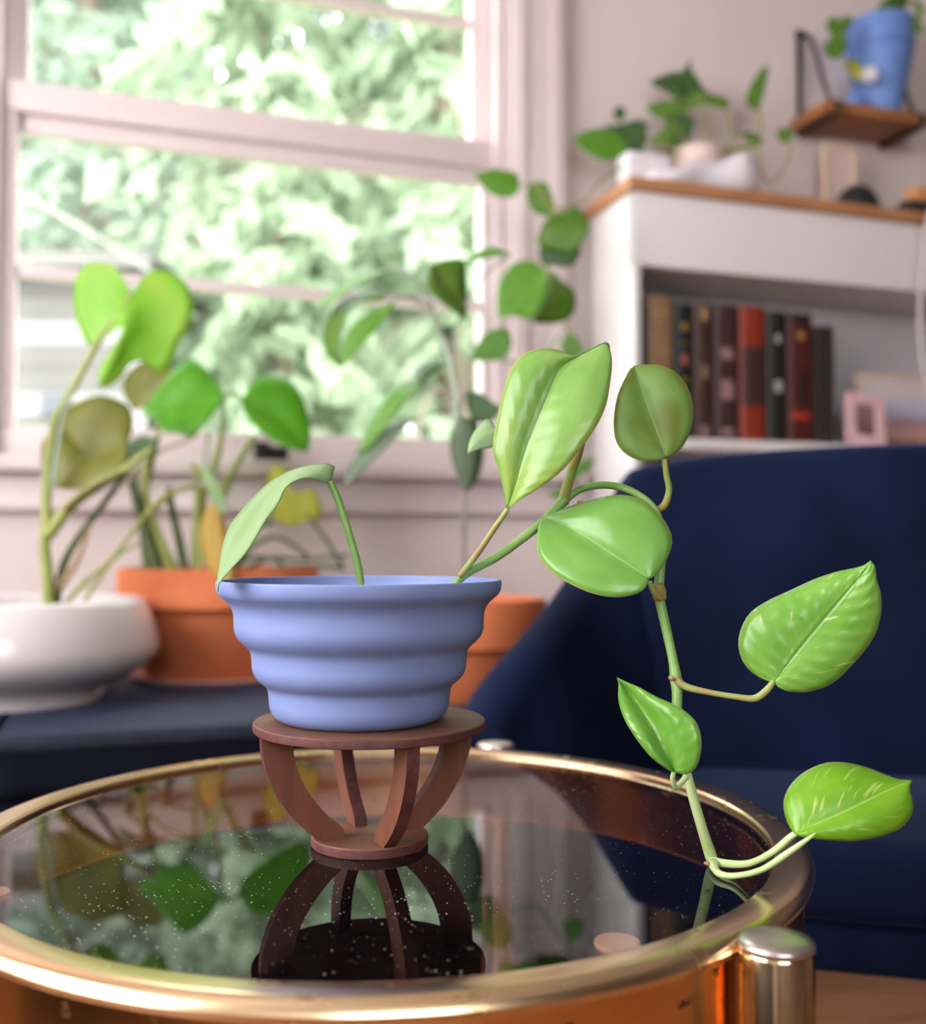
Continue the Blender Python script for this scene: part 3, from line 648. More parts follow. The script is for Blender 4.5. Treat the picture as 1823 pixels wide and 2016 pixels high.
ptube('vine_stem', [(1298, 1178, YB - 0.0250, 20), (1312, 1240, YB - 0.0283, 19), (1325, 1300, YB - 0.0317, 19), (1331, 1338, YB - 0.0333, 24), (1333, 1362, YB - 0.0350, 21), (1333, 1400, YB - 0.0383, 20), (1338, 1460, YB - 0.0433, 20), (1350, 1520, YB - 0.0483, 20)], 'stem_green', po)
def on_glass(x, y, w, Y): return (x, y, min(Y, PZ(x, y + w * 0.5, GZ + 0.0004).y), w)      # never below the table glass
ptube('vine_stem', [(1350, 1515, YB - 0.0483, 19), (1366, 1575, YB - 0.0470, 20), (1385, 1640, YB - 0.0440, 21), on_glass(1401, 1690, 24, YB - 0.030), on_glass(1406, 1703, 18, YB - 0.030)], 'stem_pale', po)
for x, y, Y, w in ((1322, 1335, YB - 0.0383, 9), (1392, 1700, YB - 0.0575, 7), (1142, 990, YB - 0.0100, 8)):
    ptube('root_nub', [(x + 5, y, Y, w), (x, y, Y, w * 1.2), (x - 6, y - 2, Y, w * 0.5)], 'sheath_tan', po, per=3)
# petioles
ptube('petiole', [(905, 1135, YB - 0.0100, 13), (938, 1092, YB - 0.0150, 13), (968, 1048, YB - 0.0183, 12), (1000, 1002, YB - 0.0200, 10)], 'petiole_tan', po)
ptube('petiole', [(712, 1180, YB - 0.0250, 15), (706, 1120, YB - 0.0250, 15), (684, 1040, YB - 0.0250, 15), (664, 980, YB - 0.0250, 15), (650, 948, YB - 0.0250, 14)], 'stem_green', po)
ptube('petiole', [(1290, 1005, YB - 0.0150, 12), (1308, 995, YB - 0.0150, 15), (1317, 965, YB - 0.0150, 13), (1312, 935, YB - 0.0167, 12), (1308, 904, YB - 0.0167, 11)], 'stem_brown_green', po)
ptube('petiole', [(1300, 1178, YB - 0.0333, 14), (1288, 1168, YB - 0.0375, 12), (1279, 1146, YB - 0.0400, 11)], 'petiole_tan', po)
ptube('petiole', [(1330, 1335, YB - 0.0367, 15), (1350, 1352, YB - 0.0383, 15), (1400, 1364, YB - 0.0417, 12), (1450, 1372, YB - 0.0442, 12), (1485, 1375, YB - 0.0458, 14), (1508, 1360, YB - 0.0475, 14), (1524, 1340, YB - 0.0483, 11)], 'petiole_tan', po)
ptube('petiole', [(1352, 1528, YB - 0.0533, 13), (1338, 1545, YB - 0.0583, 11), (1330, 1550, YB - 0.0617, 10), (1324, 1535, YB - 0.0650, 10), (1327, 1518, YB - 0.0667, 9)], 'stem_pale', po)
ptube('petiole', [on_glass(1398, 1692, 18, YB - 0.04), on_glass(1425, 1700, 17, YB - 0.045), (1475, 1700, YB - 0.062, 14), (1520, 1678, YB - 0.077, 14), (1556, 1648, YB - 0.083, 13), (1585, 1628, YB - 0.085, 9)], 'stem_pale', po)
ptube('leaf_sheath', [on_glass(1402, 1700, 18, YB - 0.04), on_glass(1416, 1720, 14, YB - 0.05), on_glass(1450, 1724, 12, YB - 0.065), (1500, 1712, YB - 0.079, 12), (1550, 1680, YB - 0.086, 13), (1590, 1652, YB - 0.090, 8), (1606, 1640, YB - 0.0915, 2)], 'stem_pale', po)
# leaves
leaf(po, Z6([(450, 1105), (500, 960), (560, 740), (620, 580), (690, 405), (760, 262), (840, 205), (930, 152), (1042, 104)]),
     Z6([(430, 985), (402, 870), (366, 740), (385, 600), (418, 430), (468, 280), (530, 190), (620, 148), (715, 142), (790, 165), (838, 196), (900, 168), (980, 125)]),
     Z6([(560, 1025), (680, 950), (800, 850), (900, 725), (985, 605), (1042, 480), (1066, 350), (1078, 230), (1066, 150)]), YB - 0.0200, 'leaf_hero', eT=0.012, eM=-0.004, eL=0.006, eR=-0.017, bulge=0.005, rows=34, cols=8)
tt = P(1197, 680, YB + 0.0050)
leaf(po, Z6([(1395, 795), (1380, 740), (1340, 620), (1290, 490), (1240, 350), (1212, 244)]),
     Z6([(1340, 812), (1240, 808), (1160, 770), (1105, 700), (1088, 600), (1095, 500), (1115, 410), (1150, 330), (1186, 262)]),
     Z6([(1450, 770), (1510, 710), (1550, 620), (1562, 530), (1550, 430), (1510, 340), (1440, 270), (1350, 240), (1270, 238)]), YB - 0.0167, 'leaf_hero_blotched', eT=0.006, eL=-0.010, eR=0.006, bulge=0.003, rows=26)
leaf(po, Z6([(1300, 1520), (1200, 1450), (1060, 1360), (920, 1265), (790, 1192), (660, 1145)]),
     Z6([(1270, 1580), (1200, 1615), (1090, 1628), (960, 1605), (830, 1550), (720, 1480), (650, 1400), (628, 1320), (635, 1230), (648, 1175)]),
     Z6([(1345, 1490), (1405, 1400), (1438, 1300), (1420, 1220), (1360, 1130), (1270, 1055), (1160, 1018), (1040, 1025), (920, 1055), (800, 1095), (720, 1130)]), YB - 0.0400, 'leaf_hero_smooth', eB=-0.008, eT=0.036, eM=0.0, eL=-0.012, eR=0.004, bulge=0.004, rows=28, cols=7)
leaf(po, Z7([(1010, 795), (1090, 690), (1190, 560), (1300, 430), (1420, 290), (1500, 195), (1528, 146)]),
     Z7([(970, 785), (900, 745), (845, 680), (822, 590), (840, 500), (890, 420), (980, 360), (1100, 305), (1230, 245), (1350, 205), (1450, 185), (1506, 166)]),
     Z7([(1050, 830), (1130, 848), (1230, 838), (1330, 795), (1420, 710), (1500, 620), (1555, 530), (1583, 420), (1580, 320), (1558, 240), (1550, 170)]), YB - 0.0483, 'leaf_variegated', eT=-0.012, eM=0.0, eL=0.014, eR=-0.004, bulge=0.004, rows=30, cols=7)
leaf(po, Z7([(480, 1275), (440, 1190), (400, 1110), (350, 1010), (300, 930), (240, 850), (194, 795), (170, 763)]),
     Z7([(440, 1255), (360, 1195), (290, 1110), (225, 1010), (190, 920), (182, 850), (186, 800)]),
     Z7([(560, 1282), (605, 1230), (625, 1150), (622, 1080), (600, 1010), (540, 950), (470, 910), (380, 870), (290, 820), (215, 790)]), YB - 0.0667, 'leaf_glossy', eT=0.036, eM=0.002, eL=-0.008, eR=-0.016, bulge=0.005, rows=28, cols=7)
leaf(po, Z7([(1120, 1600), (1250, 1545), (1380, 1490), (1500, 1430), (1620, 1370), (1754, 1318)]),
     Z7([(1085, 1540), (1065, 1460), (1075, 1390), (1120, 1320), (1190, 1265), (1290, 1225), (1400, 1225), (1510, 1250), (1600, 1285), (1675, 1312)]),
     Z7([(1180, 1622), (1300, 1635), (1430, 1640), (1560, 1620), (1680, 1575), (1740, 1510), (1755, 1460), (1745, 1400), (1732, 1355)]), YB - 0.0850, 'leaf_variegated_bright', eT=0.01, eM=-0.004, eL=0.020, eR=-0.004, bulge=0.004, rows=28, cols=7)
leaf(po, Z3([(1425, 1032), (1375, 985), (1260, 1003), (1165, 1090), (1085, 1210), (1005, 1340), (945, 1455), (940, 1500)]),
     Z3([(1437, 980), (1436, 950), (1340, 955), (1240, 985), (1150, 1040), (1060, 1130), (990, 1220), (960, 1310), (948, 1385), (938, 1450)]),
     Z3([(1410, 1032), (1345, 1010), (1285, 1018), (1232, 1052), (1195, 1130), (1150, 1185), (1110, 1255), (1060, 1335), (1000, 1400), (945, 1465)]), YB - 0.0250, 'leaf_pale', eT=-0.045, eL=0.02, eR=-0.02, bulge=0.003, rows=26)
leaf(po, Z4([(945, 1300), (880, 1320), (835, 1365), (809, 1406)]), Z4([(905, 1243), (850, 1290), (818, 1350)]), Z4([(930, 1372), (870, 1385), (830, 1396)]), YB + 0.0417, 'leaf_pale', eL=0.01, rows=14, cols=4)
ptube('petiole', [(978, 848, YB + 0.0417, 8), (1040, 850, YB + 0.0333, 8), (1110, 880, YB + 0.0167, 8), (1128, 925, YB + 0.0017, 10)], 'stem_green', po)

# ------------------------------------------------------------------ white low planter with a monstera
YW = 1.417
wc = PZ(-12, 1372, BZ); WC = Vector((P(18, 1300, YW).x, YW, BZ)); kw = YW / F
wp = thing('white_planter', WC, 'low white glazed bowl planter on the navy bench', 'planter')
HWt = (1378 - 1182) * kw
lathe('bowl', WC, [(0, 0.004), (160 * kw, 0.004), (168 * kw, 0.008), (176 * kw, 24 * kw), (205 * kw, 34 * kw), (262 * kw, 66 * kw), (282 * kw, 88 * kw), (284 * kw, 110 * kw), (274 * kw, 150 * kw), (258 * kw, 186 * kw), (252 * kw, 194 * kw), (244 * kw, 197 * kw), (237 * kw, 192 * kw), (240 * kw, 140 * kw), (225 * kw, 80 * kw), (0, 60 * kw)], 'white_glaze', wp, 96, smooth_angle=50)
lathe('foot_ring', WC, [(150 * kw, 0.0), (172 * kw, 0.0), (174 * kw, 0.006), (150 * kw, 0.006)], 'white_glaze', wp, 72, True)
lathe('soil', WC, [(0, 128 * kw), (237 * kw, 128 * kw), (238 * kw, 136 * kw), (90 * kw, 148 * kw), (0, 150 * kw)], 'soil', wp, 48)
mo = thing('monstera_plant', Vector((WC.x, WC.y, BZ + 140 * kw)), 'split-leaf plant with a tall bright leaf in the white planter', 'plant')
YM = YW + 0.01
def st3(nm, pts, Y, ws, m, par, dY=None):
    q = Z3(pts); n = len(q)
    return ptube(nm, [(x, y, Y + (dY[i] if dY else 0), ws[0] + (ws[1] - ws[0]) * i / (n - 1)) for i, (x, y) in enumerate(q)], m, par)
st3('stem', [(212, 1580), (205, 1420), (192, 1300), (205, 1180)], YM, (22, 22), 'stem_monstera', mo)
st3('petiole', [(200, 1220), (200, 1080), (215, 900), (240, 760), (310, 630), (420, 430), (500, 310), (562, 218)], YM, (22, 9), 'stem_monstera', mo)
st3('petiole', [(225, 1060), (245, 900), (280, 720), (320, 640)], YM - 0.01, (9, 5), 'stem_mint', mo)
st3('petiole', [(205, 1260), (300, 1135), (420, 1045), (520, 985), (600, 925), (660, 885)], YM, (26, 10), 'stem_monstera', mo)
st3('leaf_sheath', [(270, 1150), (330, 1090), (420, 1030), (510, 985)], YM - 0.012, (14, 8), 'petiole_tan', mo)
st3('petiole', [(240, 1560), (280, 1370), (380, 1210), (470, 1090), (540, 985), (550, 880)], YM + 0.02, (18, 9), 'stem_dark', mo)
st3('leaf_sheath', [(240, 1500), (330, 1370), (390, 1210)], YM + 0.01, (16, 7), 'sheath_tan', mo)
st3('aerial_root', [(285, 1545), (390, 1440), (490, 1350), (620, 1180), (720, 1080), (830, 1040)], YM + 0.01, (11, 6), 'stem_olive', mo)
st3('aerial_root', [(365, 1540), (430, 1440), (500, 1350), (600, 1290)], YM + 0.01, (9, 6), 'stem_olive', mo)
leaf(mo, Z3([(565, 215), (556, 275), (548, 340), (500, 470), (428, 622)]),
     Z3([(548, 185), (500, 100), (440, 82), (380, 85), (330, 140), (318, 230), (330, 330), (375, 430), (420, 425), (530, 350), (505, 420), (440, 525), (424, 580)]),
     Z3([(590, 200), (620, 140), (680, 112), (750, 130), (810, 180), (832, 260), (820, 350), (765, 440), (740, 520), (690, 558), (620, 505), (560, 520), (500, 600)]), YM, 'monstera_bright', mu=(0, 0.5, 0.73, 0.88, 1.0), eT=-0.03, eL=0.01, eR=0.02, bulge=-0.004, rows=34, cols=6)
leaf(mo, Z3([(545, 875), (450, 900), (340, 960), (240, 1050)]),
     Z3([(575, 780), (560, 705), (500, 668), (420, 655), (340, 680), (262, 730), (215, 775), (275, 772), (388, 826), (385, 848), (262, 812), (190, 840), (178, 910), (190, 990)]),
     Z3([(540, 940), (480, 1005), (400, 1042), (320, 1060)]), YM + 0.03, 'monstera_olive', eL=0.03, eR=-0.02, bulge=0.004, rows=32, cols=6)

# ------------------------------------------------------------------ terracotta pot with green plant, saucer
Y1 = 1.66; k1 = Y1 / F
T1 = Vector((P(432, 1300, Y1).x, Y1, BZ))
tag(lathe('pot_saucer', T1, [(0, 0.0), (150 * k1, 0.0), (166 * k1, 0.010), (170 * k1, 0.011), (170 * k1, 0.008), (154 * k1, -0.0), (150 * k1, 0.003), (0, 0.003)][:6] + [(148 * k1, 0.0055), (0, 0.0055)], 'saucer_clay', None, 72, origin=T1), 'pale pink saucer under the large terracotta pot', 'saucer')
zp = 0.0058
def tpot(c, rr, rb, h, rim_h, z0, label):
    t = thing('terracotta_pot', c + Vector((0, 0, z0)), label, 'pot', 'terracotta pots on the bench')
    ri = rr * 0.90
    lathe('pot', c, [(0, z0), (rb, z0), (rb + 0.003, z0 + 0.004), (ri, z0 + h - rim_h), (rr - 0.004, z0 + h - rim_h), (rr, z0 + h - rim_h + 0.004), (rr, z0 + h - 0.004), (rr - 0.003, z0 + h), (rr - 0.010, z0 + h), (rr - 0.013, z0 + h - 0.006), (rr - 0.016, z0 + h * 0.5), (rb - 0.01, z0 + 0.02), (0, z0 + 0.02)], 'terracotta', t, 96, smooth_angle=40)
    lathe('soil', c, [(0, z0 + h - 0.030), (rr - 0.0155, z0 + h - 0.030), (rr - 0.0150, z0 + h - 0.026), (rr * 0.5, z0 + h - 0.02), (0, z0 + h - 0.019)], 'soil', t, 48)
    return t
H1 = (CZ - (1116 - 1072) / F * Y1) - BZ - zp
tpot(T1, 193 * k1, 138 * k1, H1, 76 * k1, zp, 'large terracotta pot beside the white planter')
m2 = thing('leafy_plant', Vector((T1.x, T1.y, BZ + zp + H1 - 0.025)), 'green plant with many thick stalks in the large terracotta pot', 'plant')
Yp = Y1
st3('stalk', [(690, 1440), (640, 1270), (600, 1150), (570, 1020)], Yp - 0.02, (24, 18), 'stem_dark', m2)
st3('stalk', [(760, 1440), (690, 1290), (640, 1150), (625, 1020), (650, 860)], Yp - 0.01, (26, 12), 'stem_monstera', m2)
st3('stalk', [(640, 1430), (625, 1300), (610, 1150), (640, 1000), (680, 840)], Yp + 0.02, (20, 10), 'stem_dark', m2)
st3('stalk', [(800, 1440), (775, 1290), (745, 1160), (725, 1050)], Yp - 0.03, (20, 14), 'stem_dark', m2)
st3('stalk', [(850, 1440), (850, 1250), (870, 1110), (930, 940), (960, 800), (968, 660)], Yp - 0.02, (24, 8), 'stem_monstera', m2)
st3('stalk', [(930, 1440), (930, 1200), (980, 1030), (1050, 900), (1100, 830)], Yp + 0.02, (20, 12), 'stem_monstera', m2)
st3('stalk', [(890, 1250), (880, 1060), (890, 900), (900, 800)], Yp + 0.03, (9, 6), 'stem_mint', m2)
st3('stalk', [(968, 660), (1000, 645), (1030, 655), (1046, 682)], Yp - 0.02, (9, 9), 'stem_green', m2)
st3('stalk', [(640, 1180), (740, 1080), (830, 1050), (870, 1060)], Yp - 0.05, (9, 7), 'stem_olive', m2)
st3('stalk', [(560, 1000), (680, 900), (800, 850), (850, 820)], Yp + 0.02, (7, 5), 'stem_olive', m2)
for a, w in (([(960, 1440), (1010, 1280), (1060, 1215), (1180, 1205)], 12), ([(1000, 1440), (1060, 1330), (1190, 1265), (1330, 1345)], 11), ([(1010, 1440), (1150, 1360), (1300, 1360), (1500, 1345)], 10), ([(1020, 1380), (1100, 1350), (1200, 1370), (1240, 1420)], 9)):
    st3('stalk', a, Yp + 0.03, (w, w * 0.7), 'stem_dark', m2)
st3('stalk', [(1480, 1400), (1410, 1280), (1350, 1200), (1320, 1160)], Yp + 0.03, (9, 6), 'stem_dark', m2)
st3('stalk', [(1010, 1440), (1200, 1400), (1400, 1390), (1485, 1402)], Yp + 0.03, (9, 8), 'stem_dark', m2)
leaf(m2, Z3([(970, 655), (860, 672), (740, 700), (608, 732)]), Z3([(935, 595), (880, 530), (812, 497), (760, 540), (700, 605), (640, 680)]), Z3([(945, 700), (885, 775), (822, 832), (765, 815), (710, 815), (680, 768)]), Yp - 0.02, 'monstera_vivid', eL=0.02, eR=-0.03, bulge=0.004)
leaf(m2, Z3([(1040, 680), (1140, 720), (1240, 790), (1328, 898)]), Z3([(1072, 620), (1110, 580), (1200, 575), (1272, 612), (1320, 700), (1340, 800)]), Z3([(1058, 740), (1110, 800), (1180, 850), (1260, 885)]), Yp - 0.02, 'monstera_vivid', eL=0.02, eR=-0.02, bulge=0.004)
leaf(m2, Z3([(755, 560), (690, 600), (630, 660), (580, 722)]), Z3([(700, 520), (620, 505), (550, 560), (530, 640)]), Z3([(775, 600), (720, 645), (640, 695)]), Yp + 0.02, 'monstera_olive', eL=0.02, rows=16)
st3('stalk', [(755, 560), (700, 700), (680, 840)], Yp + 0.02, (8, 10), 'stem_olive', m2)
leaf(m2, Z3([(682, 848), (620, 880), (520, 965)]), Z3([(640, 828), (580, 835), (540, 880)]), Z3([(670, 885), (600, 925)]), Yp - 0.02, 'leaf_deep', eL=0.02, rows=16)
leaf(m2, Z3([(1245, 1060), (1240, 1110), (1250, 1160), (1262, 1222)]), Z3([(1242, 1000), (1228, 960), (1180, 960), (1150, 1020), (1150, 1100), (1190, 1190)]), Z3([(1292, 1072), (1350, 1058), (1386, 1130), (1370, 1190), (1310, 1196)]), Yp + 0.03, 'leaf_yellowing', eL=0.01, rows=16)
st3('stalk', [(1245, 1060), (1180, 1150), (1060, 1300), (980, 1430)], Yp + 0.04, (7, 10), 'stem_olive', m2)
leaf(m2, Z3([(930, 1105), (925, 1220), (960, 1350), (985, 1470)]), Z3([(885, 1155), (864, 1260), (888, 1370), (935, 1450)]), Z3([(962, 1165), (985, 1260), (1005, 1360), (1012, 1440)]), Yp - 0.16, 'leaf_dying', eL=0.01, eR=0.01, bulge=0.006, rows=18)
st3('stalk', [(930, 1110), (900, 1040), (850, 970), (825, 955)], Yp - 0.155, (10, 9), 'stem_olive', m2)
st3('stalk', [(828, 958), (850, 1000), (850, 1150), (860, 1300), (870, 1400)], Yp - 0.14, (9, 12), 'stem_monstera', m2)
leaf(m2, Z3([(868, 962), (905, 1030), (945, 1110), (970, 1175)]), Z3([(900, 965), (945, 1040), (975, 1120)]), Z3([(875, 1010), (905, 1080), (940, 1145)]), Yp - 0.165, 'leaf_pale', rows=12, cols=3)

# ------------------------------------------------------------------ small terracotta pot with a tall slim plant
Y2 = 1.458; k2 = Y2 / F
T2 = Vector((P(902, 1300, Y2).x, Y2, BZ))
H2 = (CZ - (1176 - 1072) / F * Y2) - BZ
tpot(T2, 172 * k2, 126 * k2, H2, 92 * k2, 0.0, 'small terracotta pot half hidden behind the blue bowl')
m3 = thing('slim_tree_plant', Vector((T2.x, T2.y, BZ + H2 - 0.02)), 'tall slim houseplant with drooping pointed leaves before the window', 'plant')
def st4(nm, pts, Y, ws, m, par):
    q = Z4(pts); n = len(q)
    return ptube(nm, [(x, y, Y, ws[0] + (ws[1] - ws[0]) * i / (n - 1)) for i, (x, y) in enumerate(q)], m, par)
def lf4(par, mid, l, r, Y, m, **k): return leaf(par, Z4(mid), Z4(l), Z4(r), Y, m, **k)
Yt = Y2
st4('stem', [(788, 2130), (790, 1900), (790, 1600), (775, 1350), (760, 1200), (735, 1020), (690, 870), (645, 740), (615, 660)], Yt, (9, 8), 'stem_grey', m3)
st4('shoot', [(765, 1240), (745, 1080), (715, 930), (680, 850)], Yt - 0.004, (10, 9), 'leaf_pale' if False else 'stem_mint', m3)
for a in ([(620, 665), (560, 590), (480, 555), (430, 555)], [(640, 740), (570, 680), (500, 672), (440, 665)], [(640, 740), (580, 700), (520, 680), (470, 685)], [(625, 680), (615, 600), (620, 550), (645, 520)], [(730, 1000), (720, 995), (705, 995)], [(745, 1150), (700, 1130), (650, 1105), (615, 1095)], [(755, 1200), (700, 1205), (620, 1225), (555, 1245)], [(770, 1290), (775, 1250), (790, 1236)], [(770, 1250), (775, 1180), (790, 1120)], [(1010, 475), (900, 560), (800, 700), (720, 930)]):
    st4('petiole', a, Yt, (5, 4), 'stem_grey', m3)
lf4(m3, [(432, 556), (330, 585), (210, 660), (88, 742)], [(350, 553), (250, 588), (160, 655)], [(380, 578), (290, 622), (200, 685)], Yt, 'leaf_mid', eL=0.02, eR=-0.01, rows=16)
lf4(m3, [(440, 665), (330, 676), (230, 740), (185, 850), (215, 1002)], [(360, 652), (270, 668), (190, 718), (140, 790), (130, 880), (160, 960)], [(400, 690), (310, 702), (245, 760), (220, 850), (206, 930)], Yt + 0.01, 'leaf_pothos_dim', eL=0.015, eR=-0.01, rows=20)
lf4(m3, [(474, 684), (380, 770), (290, 870), (218, 1002)], [(390, 728), (300, 780), (240, 850), (214, 925)], [(450, 732), (400, 800), (330, 885), (270, 955)], Yt - 0.01, 'leaf_mid', eL=0.01, eR=-0.01, bulge=0.004, rows=18)
lf4(m3, [(642, 520), (700, 610), (750, 690), (802, 782)], [(720, 498), (790, 508), (804, 600), (804, 700)], [(628, 570), (620, 642), (690, 702), (755, 752)], Yt - 0.005, 'leaf_pothos_dim', eL=0.02, eR=-0.02, bulge=0.004, rows=18)
lf4(m3, [(1010, 475), (930, 465), (860, 480), (788, 526)], [(930, 444), (870, 454), (820, 488)], [(940, 486), (870, 498)], Yt + 0.01, 'leaf_mid', eL=0.01, rows=14, cols=4)
lf4(m3, [(708, 1000), (650, 995), (600, 1035), (598, 1092)], [(660, 974), (600, 984), (558, 1030)], [(672, 1015), (635, 1045)], Yt, 'leaf_deep', eL=0.02, rows=14, cols=4)
lf4(m3, [(618, 1096), (520, 1120), (420, 1220), (298, 1402)], [(540, 1083), (450, 1108), (390, 1180), (330, 1290)], [(560, 1112), (490, 1200), (420, 1292), (350, 1375)], Yt - 0.005, 'leaf_mid', eL=0.02, eR=-0.012, bulge=0.003, rows=18)
lf4(m3, [(560, 1244), (440, 1330), (320, 1440), (234, 1562)], [(460, 1268), (380, 1328), (300, 1390), (250, 1480)], [(500, 1302), (420, 1382), (340, 1462), (280, 1525)], Yt - 0.02, 'leaf_grey_green', eL=0.02, eR=-0.012, rows=18)
lf4(m3, [(792, 1238), (800, 1340), (805, 1460), (802, 1584)], [(750, 1268), (725, 1330), (735, 1430), (770, 1525)], [(842, 1250), (880, 1330), (880, 1430), (850, 1530)], Yt - 0.02, 'leaf_grey_green', eL=0.01, eR=0.01, bulge=0.004, rows=18)
lf4(m3, [(794, 1114), (850, 1170), (900, 1205), (965, 1190)], [(860, 1122), (915, 1160)], [(808, 1200), (850, 1262), (930, 1250)], Yt + 0.01, 'leaf_deep', rows=14, cols=4)
lf4(m3, [(745, 812), (715, 830), (690, 850), (672, 872)], [(712, 808), (680, 825)], [(742, 850), (710, 876)], Yt + 0.01, 'leaf_deep', rows=10, cols=3)

# ------------------------------------------------------------------ navy velvet armchair
fa = math.radians(15)
cd = Vector((-math.sin(fa), -math.cos(fa), 0)); cr_ = Vector((math.cos(fa), -math.sin(fa), 0))       # facing / to its left-hand side in view
CK = 0.93
CL = Vector((0.205 * CK, 1.315 * CK, 0))                      # outer back corner nearest the window
HWc = 0.345 * CK
CO = CL + cr_ * HWc                                   # middle of the back, outside
ch = thing('armchair', Vector((CO.x, CO.y, 0)) + cd * 0.3, 'navy velvet armchair with a curved shell back', 'armchair')
def chp(x, y, z): return CO + cr_ * (x * CK) + cd * (y * CK) + EZ * z
def cz_(d): return CZ + d * CK
# plan of the shell, left arm tip -> back -> right arm tip (outer line), with top heights
def chl(v): d = v - CO; return (d.dot(cr_) / CK, d.dot(cd) / CK, v.z)      # world -> the chair's own plan
arm = [chl(P(*q)) for q in ((882, 1425, 0.945), (893, 1392, 0.965), (930, 1325, 1.01), (1005, 1240, 1.065), (1085, 1145, 1.13), (1150, 1045, 1.175), (1203, 950, 1.212))]
plan = arm + [(-0.315, 0.004, cz_(0.098)), (-0.25, -0.010, cz_(0.108)), (-0.12, -0.02, cz_(0.116)), (0, -0.024, cz_(0.118))]
plan = plan + [(-x, y, z) for x, y, z in plan[:-1][::-1]]
pl2 = catmull(plan, 5); TH = 0.062; ZL = 0.340
V = []; Fc = []; ring = 0
for i, (x, y, zt) in enumerate(pl2):
    a = pl2[max(i - 1, 0)]; b = pl2[min(i + 1, len(pl2) - 1)]
    tx, ty = b[0] - a[0], b[1] - a[1]; l = math.hypot(tx, ty); nx, ny = -ty / l, tx / l      # towards the inside
    sec = []
    flare = 0.035
    for k in range(7):                                        # outer face up
        u = k / 6; z = ZL + (zt - 0.03 - ZL) * u; o_ = -flare * (u - 1) * -1
        sec.append((x + nx * flare * (1 - u), y + ny * flare * (1 - u), z))
    for k in range(1, 6):                                     # rounded top
        an = math.pi * k / 6; c_ = (1 - math.cos(an)) * TH / 2
        sec.append((x + nx * c_, y + ny * c_, zt - 0.03 + 0.03 * math.sin(an)))
    for k in range(7):                                        # inner face down, belly near the seat
        u = k / 6; z = zt - 0.03 + (ZL - zt + 0.03) * u; w_ = TH + 0.02 * math.sin(math.pi * u) + flare * u
        sec.append((x + nx * w_, y + ny * w_, z))
    ring = len(sec); V += [chp(*p) for p in sec]
for i in range(len(pl2) - 1):
    for k in range(ring): Fc.append((i * ring + k, i * ring + (k + 1) % ring, (i + 1) * ring + (k + 1) % ring, (i + 1) * ring + k))
Fc += [tuple(range(ring))[::-1], tuple((len(pl2) - 1) * ring + k for k in range(ring))]
mk('shell', V, Fc, 'navy_velvet', ch, smooth=True, smooth_angle=60)
def trap(name, y0, y1, w0, w1, z0, z1, m, bev, seg=4):
    v = [chp(-w0, y0, z0), chp(w0, y0, z0), chp(w1, y1, z0), chp(-w1, y1, z0), chp(-w0, y0, z1), chp(w0, y0, z1), chp(w1, y1, z1), chp(-w1, y1, z1)]
    o = mk(name, v, [(0, 1, 2, 3), (4, 7, 6, 5), (0, 4, 5, 1), (1, 5, 6, 2), (2, 6, 7, 3), (3, 7, 4, 0)], m, ch, smooth=False)
    return bevel(o, bev, seg)
zs = CZ - 0.236
trap('seat_cushion', 0.055, 0.372, 0.255, 0.345, zs - 0.066, zs, 'navy_velvet', 0.022)
trap('seat_base', 0.05, 0.360, 0.26, 0.355, zs - 0.108, zs - 0.068, 'navy_velvet', 0.010)
for x, y, dx, dy in ((-0.28, 0.30, -0.03, 0.03), (0.28, 0.30, 0.03, 0.03), (-0.22, 0.07, -0.02, -0.03), (0.22, 0.07, 0.02, -0.03)):
    tube('leg', [(chp(x + dx, y + dy, 0), 0.009), (chp(x + dx * 0.5, y + dy * 0.5, 0.15), 0.013), (chp(x, y, zs - 0.100), 0.017)], 'walnut_leg', ch, 12, 3)

# ------------------------------------------------------------------ bookcase against the wall
cn = PT(1240, 350, 1.705); cs, _ = st(cn); ZTOP = cn.z
kt = 1.705
def sPT(px, t): return st(PT(px, 700, t))[0]
bs0 = sPT(1247, kt); bs1 = bs0 + 1.15; bt0, bt1 = kt, TF - 0.036
bc = thing('bookcase', W((bs0 + bs1) / 2, (bt0 + bt1) / 2, 0), 'white bookcase with a wood top standing beside the window', 'bookcase')
zb = lambda px, py, t=kt: PT(px, py, t).z
z_op = zb(1258, 522); z_sh = zb(1350, 862)
rbox('top_board', bs0 - 0.012, bs1 + 0.012, bt0 - 0.014, bt1 + 0.012, ZTOP - 0.022, ZTOP, 'oak_board', bc, 0.003)
rbox('drawer_front', bs0, bs1, bt0 - 0.001, bt0 + 0.018, z_op, ZTOP - 0.023, 'case_white', bc, 0.002)
for a in (bs0, bs1 - 0.016): rbox('side_panel', a, a + 0.016, bt0 + 0.0, bt1, 0.0, ZTOP - 0.023, 'case_white', bc, 0.002)
rbox('inner_top', bs0 + 0.017, bs1 - 0.017, bt0 + 0.019, bt1 - 0.007, z_op, z_op + 0.014, 'case_white', bc, 0.001)
rbox('back_panel', bs0 + 0.017, bs1 - 0.017, bt1 - 0.006, bt1, 0.02, z_op - 0.001, 'case_back', bc)
for z in (z_sh, z_sh - 0.36, z_sh - 0.72): rbox('shelf', bs0 + 0.0165, bs1 - 0.0165, bt0 + 0.002, bt1 - 0.007, z - 0.020, z, 'case_white', bc, 0.0015)
